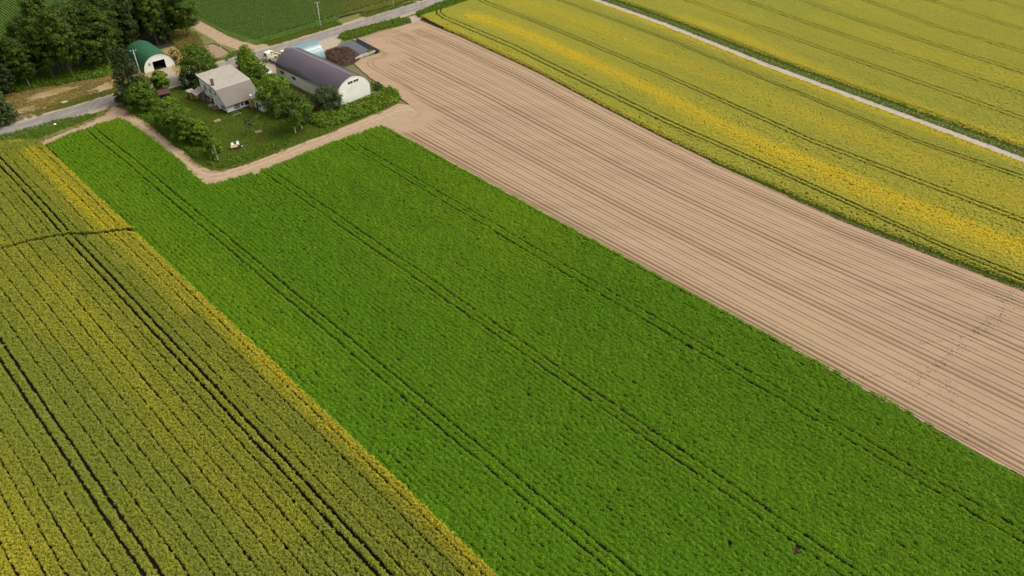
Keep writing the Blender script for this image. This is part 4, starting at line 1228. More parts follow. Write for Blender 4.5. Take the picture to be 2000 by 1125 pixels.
# roof: two slopes with real thickness and overhang, plus raised seams
def roof_slab(name, pts, x0, x1, th, m, parent):
    b = MB()
    lower = [(y, z - th) for y, z in pts]
    b.extrude(list(pts) + lower[::-1], 'x', x0, x1)
    return b.build(name, M[m], parent)
yf, zf = -0.42, 1.93 - 0.30
front_roof = roof_slab('front_roof', [(yf, 2.06), (3.5, 5.06)], -0.35, 6.25, 0.12, 'roof_shaded', H)
roof_slab('front_roof', [(0.6, 2.842), (3.5, 5.061)], 6.252, HW + 0.35, 0.12, 'roof_shaded', H)
back_roof = roof_slab('back_roof', [(3.502, 5.06), (HD + 0.45, 5.98)], -0.35, HW + 0.35, 0.12, 'roof_tan', H)
sm = MB()
for x in np.arange(0.1, HW + 0.3, 0.46):
    y0, z0_ = (yf, 2.06) if x < 6.2 else (0.6, 2.842)
    n = len(sm.v)
    sm.quad((x - .015, y0, z0_ + .025), (x + .015, y0, z0_ + .025), (x + .015, 3.48, 5.07), (x - .015, 3.48, 5.07))
tag(sm.build('roof_seam', M['roof_shaded'], front_roof), kind='stuff')
sm = MB()
for x in np.arange(0.1, HW + 0.3, 0.46):
    sm.quad((x - .015, 3.54, 5.085), (x + .015, 3.54, 5.085), (x + .015, HD + .45, 6.005), (x - .015, HD + .45, 6.005))
tag(sm.build('roof_seam', M['roof_tan'], back_roof), kind='stuff')
fs = MB()
fs.extrude([(yf - .03, 2.08), (yf - .03, 1.90), (3.5, 4.86), (HD + .45, 5.80), (HD + .45, 6.015), (3.5, 5.105)], 'x', -0.40, -0.352)
fs.build('verge_board', M['trim_dark'], H)
fs = MB(); fs.box(-0.35, 6.25, yf - .06, yf - .002, 1.95, 2.08); fs.build('gutter', M['trim_dark'], H)
rc = MB(); rc.extrude([(3.32, 4.93), (3.5, 5.12), (3.75, 5.13), (3.75, 5.09), (3.5, 5.07), (3.36, 4.92)], 'x', -0.36, HW + 0.36); rc.build('ridge_cap', M['roof_tan'], H)
ch = MB(); ch.box(0.15, 0.68, 5.35, 5.9, 5.1, 6.95); cho = ch.build('chimney', M['brick_brown'], H, bevel=0.02)
c2 = MB(); c2.box(0.09, 0.74, 5.29, 5.96, 6.952, 7.07); c2.build('chimney_cap', M['concrete'], cho)
# windows of the gable side (looks to -x)
window(H, 's', 8.9, 10.0, 3.0, 4.15, 0.0, 2, True, label='upper window nearer the back corner')
window(H, 's', 6.5, 7.4, 3.0, 4.1, 0.0, 1, True, label='upper window near the chimney')
window(H, 's', 8.2, 10.6, 0.75, 1.55, 0.0, 2, False, label='wide dark lower window')
window(H, 's', 1.3, 2.7, 0.85, 1.6, 0.0, 2, True, label='lower window by the front corner')
window(H, 's', 4.3, 4.95, 3.3, 3.8, 0.0, 1, False, label='small dark window under the roof edge')
# arched doorway on the side
dr = MB()
arch = [(6.5, 0.30), (7.7, 0.30), (7.7, 1.75)] + [(7.1 + 0.6 * math.cos(t), 1.75 + 0.5 * math.sin(t)) for t in np.linspace(0.2, math.pi - 0.2, 7)] + [(6.5, 1.75)]
dr.extrude(arch, 'x', -0.06, 0.01)
d_ = dr.build('door', M['navy'], H)
hn = MB(); hn.box(-0.12, -0.062, 6.62, 6.70, 1.1, 1.22); hn.build('handle', M['steel'], d_)
cn = MB()
for t0, t1 in zip(np.linspace(0, math.pi, 9)[:-1], np.linspace(0, math.pi, 9)[1:]):
    a = [(7.1 + 0.85 * math.cos(t), 1.9 + 0.62 * math.sin(t)) for t in (t0, t1)]
    cn.quad((-0.02, *a[0]), (-0.02, *a[1]), (-0.75, *a[1]), (-0.75, *a[0]))
    b = [(7.1 + 0.81 * math.cos(t), 1.9 + 0.58 * math.sin(t)) for t in (t0, t1)]
    cn.quad((-0.02, *b[0]), (-0.02, *b[1]), (-0.75, *b[1]), (-0.75, *b[0]))
    cn.quad((-0.75, *a[0]), (-0.75, *a[1]), (-0.75, *b[1]), (-0.75, *b[0]))
cn.build('door_canopy', M['grey_sheet'], H)
st = MB(); st.box(-1.0, -0.03, 6.4, 7.8, -0.05, 0.22).box(-1.4, -1.002, 6.5, 7.7, -0.05, 0.11); st.build('doorstep', M['concrete'], H)
# wall buttress that steps forward beside the door
bt = MB(); bt.box(-0.22, -0.002, 5.75, 6.05, 0.0, 3.3); bt.build('wall_pier', M['white_wall'], H)
# front windows
window(H, 'f', 1.80, 3.15, 0.70, 1.72, 0.05, 2, True, label='front window with two pale panes')
window(H, 'f', 3.6, 4.05, 1.0, 1.72, 0.05, 1, False, label='narrow dark front window')
window(H, 'f', 4.55, 5.6, 0.78, 1.75, 0.05, 2, False, label='dark front window beside the tan panel')
dsh = MB()
for k in range(1):
    pts = [(-0.32 + 0.0, 3.55, 1.75)]
    n = 10
    for j in range(n):
        t0, t1 = 2 * math.pi * j / n, 2 * math.pi * (j + 1) / n
        dsh.quad((-0.30, 3.5, 1.62), (-0.42, 3.5 + .27 * math.cos(t0), 1.72 + .27 * math.sin(t0)), (-0.42, 3.5 + .27 * math.cos(t1), 1.72 + .27 * math.sin(t1)))
    dsh.tube([(-0.30, 3.5, 1.62), (-0.01, 3.5, 1.5)], 0.025, 6)
dsh.build('wall_dish', M['white_plastic'], H)
ac = MB(); ac.box(-0.42, -0.06, 2.95, 3.75, 0.45, 1.05); ac.build('wall_unit', M['trim_white'], H, bevel=0.03)
# annex running forward on the right, with its own low roof
ax_ = MB()
ax_.extrude([(6.35, 0.0), (9.6, 0.0), (9.6, 2.25), (7.95, 2.95), (6.35, 2.25)], 'y', -4.7, 0.55)
ax_.build('annex_wall', M['white_wall'], H)
ar = MB()
ar.extrude([(6.05, 2.16), (7.95, 2.99), (9.9, 2.16), (9.9, 2.28), (7.95, 3.11), (6.05, 2.28)], 'y', -5.0, 0.9)
ar.build('annex_roof', M['grey_sheet'], H)
af = MB(); af.box(6.0, 6.046, -5.02, -0.45, 2.05, 2.27); af.build('annex_fascia', M['trim_white'], H)
ad = MB(); ad.box(6.29, 6.346, -2.75, -1.9, 0.05, 1.98); ado = ad.build('annex_door', M['trim_dark'], H)
window(H, 's', -3.9, -3.1, 0.9, 1.7, 6.35, 1, False, label='annex window')
ft = MB(); ft.box(5.2, 6.25, -0.72, -0.60, 0.0, 2.0).box(5.2, 5.29, -0.86, -0.722, 0, 2.05).box(6.15, 6.25, -0.86, -0.722, 0, 2.05)
ft.build('porch_panel', M['tan_wood'], H)
# lean-to over the firewood at the back corner
lt = MB(); lt.extrude([(-2.3, 1.95), (-0.04, 2.75), (-0.04, 2.85), (-2.3, 2.05)], 'y', 10.2, 12.9); lt.build('lean_to_roof', M['grey_sheet'], H)
for y in (10.3, 12.8):
    b = MB(); b.tube([(-2.15, y, 0), (-2.15, y, 2.0)], 0.06, 6); b.build('post', M['bark'], H)
wr = random.Random(8)
fw = MB()
for y in np.arange(10.55, 12.5, 0.19):
    for z in np.arange(0.12, 1.5, 0.19):
        fw.tube([(-0.95 + wr.uniform(-.06, .06), y, z), (-0.15, y, z)], 0.09 + wr.uniform(-.02, .01), 6)
fwo = fw.build('firewood', M['bark_pale'])
fwo.location = H.location; fwo.rotation_euler = H.rotation_euler
tag(fwo, 'stacked firewood under the lean-to at the back of the house', 'firewood', kind='stuff')
# veranda edge along the gable wall
vb = MB(); vb.box(-0.75, -0.05, 8.0, 10.1, 0.30, 0.40); vb.build('veranda_board', M['red_wood'], H)
dk = MB(); dk.box(-1.5, -0.35, 3.6, 5.9, 0.28, 0.42)
for x in (-1.4, -0.5):
    for y in (3.75, 5.7): dk.box(x - .06, x + .06, y - .06, y + .06, 0, 0.279)
dko = dk.build('wooden_deck', M['red_wood'])
dko.location = H.location; dko.rotation_euler = H.rotation_euler
tag(dko, 'low red brown wooden platform against the side wall of the house', 'platform')

# --- barn
B = empty('barn', (BARN_LOC[0], BARN_LOC[1], 0), BARN_ROT)
tag(B, 'long white barn with a curved purple brown roof', 'barn')
BW, BD, BE, BP = 9.7, 24.9, 3.08, 6.25
def arch_profile(W, e, p, n=12, a0=77, a1=10):
    """left half from the eave up: an arc whose slope runs from a0 to a1 degrees, scaled to reach the ridge"""
    t = np.linspace(math.radians(a0), math.radians(a1), 60)
    x = np.cumsum(np.cos(t)); z = np.cumsum(np.sin(t))
    x = np.insert(x, 0, 0); z = np.insert(z, 0, 0)
    x = x / x[-1] * W / 2; z = z / z[-1] * (p - e)
    k = np.linspace(0, 60, n + 1).astype(int)
    L = list(zip(x[k], e + z[k]))
    R_ = [(W - a, b) for a, b in L[::-1][1:]]
    return L, R_
L, R_ = arch_profile(BW, BE, BP)
gable = [(0, 0), (BW, 0)] + [(a, b) for a, b in (R_[::-1])] + [(a, b) for a, b in L[::-1]]
w = MB()
n = len(gable)
wl_ = MB(); wl_.extrude([(a, b - 0.03) if b > 0.1 else (a, b) for a, b in gable], 'y', 0.0, 0.14); wl_.build('gable_wall', M['cream_wall'], B)
wl_ = MB(); wl_.extrude([(a, b - 0.03) if b > 0.1 else (a, b) for a, b in gable], 'y', BD - 0.14, BD); wl_.build('gable_wall', M['cream_wall'], B)
wl_ = MB(); wl_.box(0, 0.14, 0.142, BD - 0.142, 0, BE); side_wall = wl_.build('side_wall', M['cream_wall'], B)
wl_ = MB(); wl_.box(BW - 0.14, BW, 0.142, BD - 0.142, 0, BE); wl_.build('side_wall', M['cream_wall'], B)
def vault(L, y0, y1, th, over):
    b = MB()
    c = len(L)
    outer = []
    for i, (x, z) in enumerate(L):
        a = L[max(i - 1, 0)]; d = L[min(i + 1, c - 1)]
        tx, tz = d[0] - a[0], d[1] - a[1]; q = math.hypot(tx, tz)
        outer.append((x - tz / q * th, z + tx / q * th))
    b.extrude(list(L) + outer[::-1], 'y', y0, y1)
    return b, outer
def roof_half(L, y0, y1, th, m, parent, name='roof', seams=0.6, low=0.10):
    x0, z0 = L[0]; x1, z1 = L[1]
    q = math.hypot(x1 - x0, z1 - z0)
    LL = [(x0 - (x1 - x0) / q * low - (0.03 if x1 > x0 else -0.03), z0 - (z1 - z0) / q * low)] + list(L)
    if x1 < x0:        # keep the outer side outwards on the mirrored half
        b, outer = vault(LL, y0, y1, -0.08, 0)
    else:
        b, outer = vault(LL, y0, y1, 0.08, 0)
    o = b.build(name, M[m], parent)
    s = MB()
    for y in np.arange(y0 + 0.3, y1 - 0.1, seams):
        for (a, c) in zip(outer[:-1], outer[1:]):
            dx, dz = c[0] - a[0], c[1] - a[1]; q = math.hypot(dx, dz)
            nx, nz = -dz / q * 0.03, dx / q * 0.03
            if x1 < x0: nx, nz = -nx, -nz
            s.quad((a[0] + nx, y - .02, a[1] + nz), (a[0] + nx, y + .02, a[1] + nz), (c[0] + nx, y + .02, c[1] + nz), (c[0] + nx, y - .02, c[1] + nz))
            s.quad((a[0], y - .021, a[1]), (a[0] + nx, y - .02, a[1] + nz), (c[0] + nx, y - .02, c[1] + nz), (c[0], y - .021, c[1]))
    tag(s.build('roof_seam', M[m], o), kind='stuff')
    return o
roof_half(L, -0.12, BD + 0.12, 0.08, 'roof_purple', B)
roof_half([(BW - a, b) for a, b in L], -0.12, BD + 0.12, 0.08, 'roof_purple', B)
rc = MB(); rc.extrude([(BW / 2 - .28, BP + 0.02), (BW / 2, BP + .12), (BW / 2 + .28, BP + 0.02), (BW / 2 + .28, BP - .02), (BW / 2, BP + .06), (BW / 2 - .28, BP - .02)], 'y', -0.14, BD + 0.14)
rc.build('ridge_cap', M['roof_purple'], B)
window(B, 'f', 3.5, 5.0, 4.45, 5.15, 0.0, 2, False, 'trim_white', label='left half of the gable window strip')
window(B, 'f', 5.15, 6.65, 4.45, 5.15, 0.0, 2, False, 'trim_white', label='right half of the gable window strip')
window(B, 's', 21.65, 23.2, 1.75, 2.45, 0.0, 2, False, 'trim_dark', label='side window nearer the road')
window(B, 's', 16.7, 18.2, 1.72, 2.42, 0.0, 2, False, 'trim_dark', label='side window nearer the sliding doors')
for y0, y1 in ((10.7, 14.4), (6.9, 10.66)):
    sdr = MB(); sdr.box(-0.09, -0.004, y0, y1, 0.08, 2.62)
    so = sdr.build('sliding_door', M['cream_pale'], B)
    rb = MB()
    for y in np.arange(y0 + 0.15, y1, 0.3): rb.box(-0.105, -0.091, y, y + 0.03, 0.08, 2.62)
    tag(rb.build('door_rib', M['cream_pale'], so), kind='stuff')
rl = MB(); rl.box(-0.13, -0.004, 5.4, 14.6, 2.65, 2.74); rl.build('door_rail', M['grey_sheet'], B)
bs = MB(); bs.box(-0.06, -0.003, 14.5, BD, 0.0, 0.18); bs.build('wall_base', M['concrete'], B)
bs = MB(); bs.box(-0.03, BW + .03, -0.05, -0.003, 0.0, 0.16); bs.build('wall_base', M['concrete'], B)
vt = MB(); vt.box(-0.1, -0.003, 6.0, 6.3, 2.2, 2.4); vt.build('vent', M['steel'], B)
gr = MB()
for x in np.arange(0.4, BW - 0.2, 0.45):
    zt = np.interp(x, [a for a, _ in L] + [a for a, _ in R_], [b for _, b in L] + [b for _, b in R_]) - 0.12
    if 3.3 < x < 6.75:
        gr.box(x, x + 0.018, -0.012, -0.001, 0.2, 4.4); gr.box(x, x + 0.018, -0.012, -0.001, 5.2, zt)
    else:
        gr.box(x, x + 0.018, -0.012, -0.001, 0.2, zt)
tag(gr.build('wall_rib', M['cream_wall'], B), kind='stuff')
gr = MB()
for y in np.arange(0.5, BD - 0.3, 0.45):
    if 6.8 < y < 14.5: continue
    if 16.6 < y < 18.3 or 21.5 < y < 23.2: continue
    gr.box(-0.012, -0.001, y, y + 0.018, 0.2, BE - 0.12)
tag(gr.build('wall_rib', M['cream_wall'], B), kind='stuff')
for k, (y, x) in enumerate(((22.8, -0.9), (21.5, -0.8))):
    pl = MB(); pl.box(x - .22, x + .22, y - 0.7, y + 0.7, 0.02, 0.16)
    o = pl.build('loose_board', M['concrete'])
    o.location = B.location; o.rotation_euler = (0, 0, BARN_ROT)
    tag(o, ['grey board lying at the far end of the barn wall', 'grey board lying under the first barn side window'][k], 'board', 'loose boards beside the barn')

# --- green roofed shed across the road
GLOC = at(283, 143.5)
G_ = empty('arched_shed', (GLOC[0], GLOC[1], 0), math.radians(43))
tag(G_, 'arched shed with a green roof, white end wall and open doorway', 'shed')
GW_, GD, GP = 8.1, 12.0, 4.0
ga = [(GW_ / 2 - GW_ / 2 * math.cos(t), 0.05 + (GP - 0.05) * math.sin(t) ** 0.92) for t in np.linspace(0, math.pi, 25)]
dx0, dx1, dz = 2.55, 5.75, 2.3
wl_ = MB()
def wall_piece(pts): 
    wl_.extrude(pts, 'y', 0.0, 0.12)
def zarch(x): return 0.05 + (GP - 0.05) * math.sin(math.acos(max(-1, min(1, 1 - 2 * x / GW_)))) ** 0.92 - 0.02
xs = np.linspace(0.05, dx0, 8); wall_piece([(0.05, 0), (dx0, 0)] + [(x, zarch(x)) for x in xs[::-1]])
xs = np.linspace(dx0, dx1, 8); wall_piece([(dx0 + .001, dz), (dx1 - .001, dz)] + [(min(max(x, dx0 + .001), dx1 - .001), zarch(x)) for x in xs[::-1]])
xs = np.linspace(dx1, GW_ - 0.05, 8); wall_piece([(dx1, 0), (GW_ - 0.05, 0)] + [(x, zarch(x)) for x in xs[::-1]])
wl_.build('end_wall', M['cream_wall'], G_)
bk = MB(); bk.extrude([(GW_ - .05, 0)] + [(x, max(0, z - .02)) for x, z in ga[::-1]] + [(0.05, 0)], 'y', GD - 0.12, GD); bk.build('end_wall', M['cream_wall'], G_)
rf = MB()
outer = [(GW_ / 2 + (x - GW_ / 2) * 1.018, z * 1.02 + 0.0) for x, z in ga]
rf.extrude(list(ga) + outer[::-1], 'y', -0.15, GD + 0.1)
rfo = rf.build('roof', M['roof_green'], G_)
s = MB()
for y in np.arange(0.3, GD, 0.75):
    for a, c in zip(outer[:-1], outer[1:]):
        k = 1.006
        f = lambda p: (GW_ / 2 + (p[0] - GW_ / 2) * k, p[1] * k)
        A_, C_ = f(a), f(c)
        s.quad((A_[0], y - .02, A_[1]), (A_[0], y + .02, A_[1]), (C_[0], y + .02, C_[1]), (C_[0], y - .02, C_[1]))
tag(s.build('roof_seam', M['roof_green'], rfo), kind='stuff')
fr = MB(); fr.box(dx0 - .1, dx0, -0.03, -0.002, 0, dz + .1).box(dx1, dx1 + .1, -0.03, -0.002, 0, dz + .1).box(dx0, dx1, -0.03, -0.002, dz, dz + .1); fr.build('door_frame', M['trim_white'], G_)
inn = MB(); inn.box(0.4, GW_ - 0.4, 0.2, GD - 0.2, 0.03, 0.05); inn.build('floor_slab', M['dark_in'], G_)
pt = MB(); pt.box(1.45, 1.95, -0.012, -0.002, 1.5, 2.2); pt.build('wall_patch', M['lot'], G_)

# --- teal roofed shed behind the barn: its vault runs along the road
TLOC = at(637, 119)
T_ = empty('arched_shed', (TLOC[0], TLOC[1], 0), math.radians(44.5))
tag(T_, 'arched shed with a pale teal roof behind the barn', 'shed')
TD, TP, TL = 7.6, 4.45, 8.2       # depth across the vault, height, length along the road
ta = [(TD / 2 - TD / 2 * math.cos(t), 0.03 + TP * math.sin(t) ** 0.95) for t in np.linspace(0, math.pi, 25)]
to = [(TD / 2 + (y - TD / 2) * 1.02, z * 1.018) for y, z in ta]
rf = MB(); rf.extrude(list(ta) + to[::-1], 'x', -TL, 0.06); tro = rf.build('roof', M['roof_teal'], T_)
s = MB()
for a, c in ((to[6], to[7]),):
    s.box(-TL, 0.07, a[0] - 0.03, a[0] + 0.03, a[1] - 0.02, a[1] + 0.05)
s.build('roof_strip', M['trim_dark'], tro)
s = MB()
for x in np.arange(-TL + 0.4, 0, 0.8):
    for a, c in zip(to[:-1], to[1:]):
        s.quad((x - .02, TD / 2 + (a[0] - TD / 2) * 1.005, a[1] * 1.005), (x + .02, TD / 2 + (a[0] - TD / 2) * 1.005, a[1] * 1.005), (x + .02, TD / 2 + (c[0] - TD / 2) * 1.005, c[1] * 1.005), (x - .02, TD / 2 + (c[0] - TD / 2) * 1.005, c[1] * 1.005))
tag(s.build('roof_seam', M['roof_teal'], tro), kind='stuff')
for x in (-0.12, -TL + 0.1):
    ew = MB(); ew.extrude([(y, z - .01) for y, z in ta] , 'x', x, x + 0.1); ew.build('end_wall', M['trim_dark'] if x > -1 else M['cream_wall'], T_)

# --- small sheds
def small_shed(px, rz, w_, d_, h, wall, side, roof, name, label, slope=0.25):
    p = at(*px)
    r = empty(name, (p[0], p[1], 0), rz)
    tag(r, label, 'shed')
    b = MB(); b.box(0, w_, 0, 0.08, 0, h); b.build('front_wall', M[wall], r)
    b = MB(); b.box(0, 0.08, 0.082, d_ - .082, 0, h).box(w_ - .08, w_, 0.082, d_ - .082, 0, h).box(0, w_, d_ - 0.08, d_, 0, h); b.build('side_wall', M[side], r)
    b = MB(); b.extrude([(-0.2, h + 0.02), (d_ + 0.2, h + 0.02 + slope), (d_ + 0.2, h + 0.1 + slope), (-0.2, h + 0.1)], 'x', -0.2, w_ + 0.2); b.build('roof', M[roof], r)
    b = MB(); b.box(w_ * .25, w_ * .75, -0.03, -0.002, 0.05, h * .9); do = b.build('door', M[wall], r)
    b = MB(); b.box(w_ * .68, w_ * .71, -0.06, -0.031, h * .45, h * .53); b.build('handle', M['steel'], do)
    return r
small_shed((373.5, 196), math.radians(44), 1.25, 1.3, 1.95, 'tan_wood', 'red_wood', 'grey_sheet', 'garden_shed', 'small tan wooden shed with grey roof beside the house', 0.1)
small_shed((315.5, 199.5), math.radians(30), 2.3, 1.9, 1.75, 'navy', 'navy', 'maroon', 'garden_shed', 'small dark shed with a maroon roof under the trees', 0.35)
p = at(333, 197)
bb = MB(); bb.tube([(0, 0, 0), (0, 0, 0.1), (0, 0, 0.4), (0, 0, 0.75), (0, 0, 0.8)], [0.27, 0.29, 0.31, 0.29, 0.27], 14)
o = bb.build('barrel', M['teal_paint'], smooth=False); o.location = (p[0], p[1], 0); tag(o, 'small teal barrel beside the dark shed', 'barrel')

# ------------------------------------------------------------------ vehicles
def wheel(parent, x, y, r, wd):
    b = MB(); n = 16
    b.tube([(x, y - wd / 2, r), (x, y - wd * .4, r), (x, y + wd * .4, r), (x, y + wd / 2, r)], [r * .9, r, r, r * .9], n)
    o = b.build('wheel', M['tyre'], parent)
    h = MB(); s = 1 if y > 0 else -1
    h.tube([(x, y + s * wd * .5, r), (x, y + s * (wd * .5 + .02), r)], r * .55, 10); h.build('rim', M['steel'], o)

def car(loc, rz, paint, label, Ln=3.5, W=1.5, Ht=1.5):
    r = empty('parked_car', (loc[0], loc[1], 0), rz)
    tag(r, label, 'car')
    w2 = W / 2
    x0, x1 = -Ln / 2, Ln / 2
    # lower body
    body = MB()
    prof = [(x0, 0.30), (x0 - .02, 0.62), (x0 + .05, 0.86), (x0 + 0.25, 0.92), (x1 - 0.95, 0.94), (x1 - 0.30, 0.84), (x1 - .04, 0.70), (x1, 0.48), (x1 - .03, 0.28)]
    n = len(prof)
    for y, k in ((-w2, 0), (-w2 + 0.09, 1), (w2 - 0.09, 1), (w2, 0)):
        for (x, z) in prof:
            zz = z + (0.03 if k and z > 0.6 else 0); xx = x * (1.0 if k else 0.975)
            body.v.append((xx, y, zz if k else z * 0.985))
    for j in range(3):
        for i in range(n):
            a, b_ = j * n + i, j * n + (i + 1) % n
            body.f.append((a, b_, b_ + n, a + n))
    body.f.append(tuple(range(n))); body.f.append(tuple(range(3 * n, 4 * n)))
    body.build('body', M[paint], r)
    cab = MB()
    base = [(x0 + 0.12, 0.91), (x1 - 0.98, 0.93)]
    top = [(x0 + 0.38, Ht - 0.04), (x1 - 1.55, Ht - 0.04)]
    yb, yt = w2 - 0.06, w2 - 0.2
    P = [(base[0][0], -yb, .90), (base[1][0], -yb, .92), (base[1][0], yb, .92), (base[0][0], yb, .90), (top[0][0], -yt, top[0][1]), (top[1][0], -yt, top[1][1]), (top[1][0], yt, top[1][1]), (top[0][0], yt, top[0][1])]
    cab.v = P; cab.f = [(0, 1, 5, 4), (1, 2, 6, 5), (2, 3, 7, 6), (3, 0, 4, 7), (4, 5, 6, 7), (3, 2, 1, 0)]
    cab.build('window_band', M['glass'], r)
    rf = MB(); rf.box(top[0][0] - .06, top[1][0] + .06, -yt - .03, yt + .03, Ht - 0.035, Ht + 0.02); rf.build('roof', M[paint], r, bevel=0.025)
    for s in (-1, 1):
        for xb, xt in ((base[0][0] + .02, top[0][0]), (base[1][0] - .02, top[1][0]), ((base[0][0] + base[1][0]) / 2, (top[0][0] + top[1][0]) / 2)):
            pl = MB(); pl.tube([(xb, s * (yb + .012), .92), (xt, s * (yt + .012), Ht - .03)], 0.04, 6); pl.build('pillar', M[paint], r)
    for s in (-1, 1):
        h = MB(); h.box(x1 - .20, x1 - .03, s * (w2 - .33) - .13, s * (w2 - .33) + .13, 0.62, 0.78); h.build('headlight', M['lamp'], r)
        h = MB(); h.box(base[1][0] - .15, base[1][0] - .03, s * (w2 + .07) - .07, s * (w2 + .07) + .07, .93, 1.06); h.build('mirror', M[paint], r)
        wheel(r, x1 - 0.62, s * (w2 - .07), 0.28, 0.17); wheel(r, x0 + 0.55, s * (w2 - .07), 0.28, 0.17)
    b = MB(); b.box(x1 - .03, x1 + .015, -w2 * .8, w2 * .8, 0.34, 0.46); b.build('bumper', M['black_plastic'], r)
    return r
car(at(522.5, 144.5), ROWA - 0.05, 'car_white', 'white compact car parked between the trees and the barn')
car(at(371, 169), math.radians(35), 'car_grey', 'dark grey car parked beside the blossoming tree')

def truck():
    # front faces the road's left; local +x is forward
    f = at(519.5, 120.0)
    rz = math.radians(149)
    r = empty('flatbed_truck', (f[0], f[1], 0), rz)
    tag(r, 'white flatbed truck with a folded yellow crane by the barn', 'truck')
    # origin near the front left wheel corner: shift so body spans back from the nose
    X0 = 0.6
    def q(b, name, m, bev=0.0, parent=None):
        return b.build(name, M[m], parent or r, bevel=bev)
    c = MB(); c.extrude([(X0, 0.55), (X0 + .02, 1.25), (X0 - .18, 2.25), (X0 - .40, 2.42), (X0 - 1.55, 2.42), (X0 - 1.6, 0.55)], 'y', -2.0, 0.0)
    cab = q(c, 'cab', 'car_white', 0.03)
    g = MB(); g.quad((X0 + .03, -1.85, 1.32), (X0 + .03, -0.15, 1.32), (X0 - .155, -0.2, 2.2), (X0 - .155, -1.8, 2.2)); q(g, 'windscreen', 'glass')
    for y in (0.012, -2.012):
        g = MB(); g.quad((X0 - .25, y, 1.35), (X0 - 1.15, y, 1.35), (X0 - 1.15, y, 2.1), (X0 - .38, y, 2.1)); q(g, 'side_window', 'glass')
    g = MB(); g.box(X0, X0 + .08, -1.95, -0.05, 0.42, 0.72); q(g, 'bumper', 'trim_white', 0.01)
    g = MB(); g.box(X0 + .005, X0 + .035, -1.5, -0.5, 0.85, 1.12); q(g, 'grille', 'black_plastic')
    for y in (-1.75, -0.42):
        g = MB(); g.box(X0 + .004, X0 + .05, y, y + .3, 0.82, 1.05); q(g, 'headlight', 'lamp')
    ch = MB(); ch.box(X0 - 6.6, X0 - 1.62, -1.55, -0.45, 0.55, 0.80); q(ch, 'chassis', 'black_plastic')
    bd = MB(); bd.box(X0 - 6.7, X0 - 2.75, -2.05, 0.05, 0.81, 0.93); q(bd, 'bed', 'bed')
    for y in (-2.09, 0.052):
        s = MB(); s.box(X0 - 6.7, X0 - 2.75, y, y + .04, 0.72, 1.30); q(s, 'side_board', 'car_white')
    s = MB(); s.box(X0 - 6.745, X0 - 6.702, -2.05, 0.05, 0.72, 1.30); q(s, 'tail_board', 'car_white')
    s = MB(); s.box(X0 - 2.74, X0 - 2.68, -2.05, 0.05, 0.72, 1.75); q(s, 'head_board', 'car_white')
    pc = MB(); pc.box(X0 - 2.45, X0 - 1.75, -1.75, -0.25, 0.81, 1.2).tube([(X0 - 2.1, -1.0, 1.2), (X0 - 2.1, -1.0, 2.5)], 0.17, 10); q(pc, 'crane_column', 'yellow')
    bm_ = MB(); bm_.box(X0 - 5.6, X0 - 1.9, -1.16, -0.84, 2.42, 2.74); bo = q(bm_, 'crane_boom', 'yellow', 0.02)
    b2 = MB(); b2.box(X0 - 6.0, X0 - 2.1, -1.09, -0.91, 2.48, 2.68); bo2 = q(b2, 'boom_extension', 'steel', 0, bo)
    hk = MB(); hk.tube([(X0 - 5.9, -1, 2.5), (X0 - 5.9, -1, 1.9)], 0.03, 6).box(X0 - 6.0, X0 - 5.8, -1.08, -0.92, 1.7, 1.9); q(hk, 'hook', 'steel')
    for k, (x, y, w_, h) in enumerate(((X0 - 3.3, -1.6, .7, .4), (X0 - 4.3, -0.7, .9, .35))):
        pass
    for x in (X0 - 0.85, X0 - 5.3):
        for y in (-1.9, -0.1):
            b = MB(); b.tube([(x, y - .13, .42), (x, y - .1, .42), (x, y + .1, .42), (x, y + .13, .42)], [.38, .42, .42, .38], 16); o = q(b, 'wheel', 'tyre')
            b = MB(); s_ = 1 if y > -1 else -1; b.tube([(x, y + s_ * .13, .42), (x, y + s_ * .15, .42)], .22, 10); q(b, 'rim', 'steel', 0, o)
    return r, X0
TR, TX0 = truck()
for k, (x, y, w_, d_, h, m, lab) in enumerate(((-2.9, -1.7, .8, .5, .45, 'red_wood', 'brown crate on the truck bed behind the cab'), (-3.6, -0.6, .6, .45, .3, 'plank', 'pale crate on the truck bed near its side board'))):
    b = MB(); b.box(0, w_, 0, d_, 0, 0.03)
    for (x0, x1, y0, y1) in ((0, w_, 0, .04), (0, w_, d_ - .04, d_), (0, .04, .041, d_ - .041), (w_ - .04, w_, .041, d_ - .041)): b.box(x0, x1, y0, y1, .031, h)
    o = b.build('crate', M[m])
    a = TR.rotation_euler.z
    px_ = TX0 + x; py_ = y
    o.location = (TR.location.x + px_ * math.cos(a) - py_ * math.sin(a), TR.location.y + px_ * math.sin(a) + py_ * math.cos(a), 0.935)
    o.rotation_euler = (0, 0, a)
    tag(o, lab, 'crate', 'crates on the truck bed')

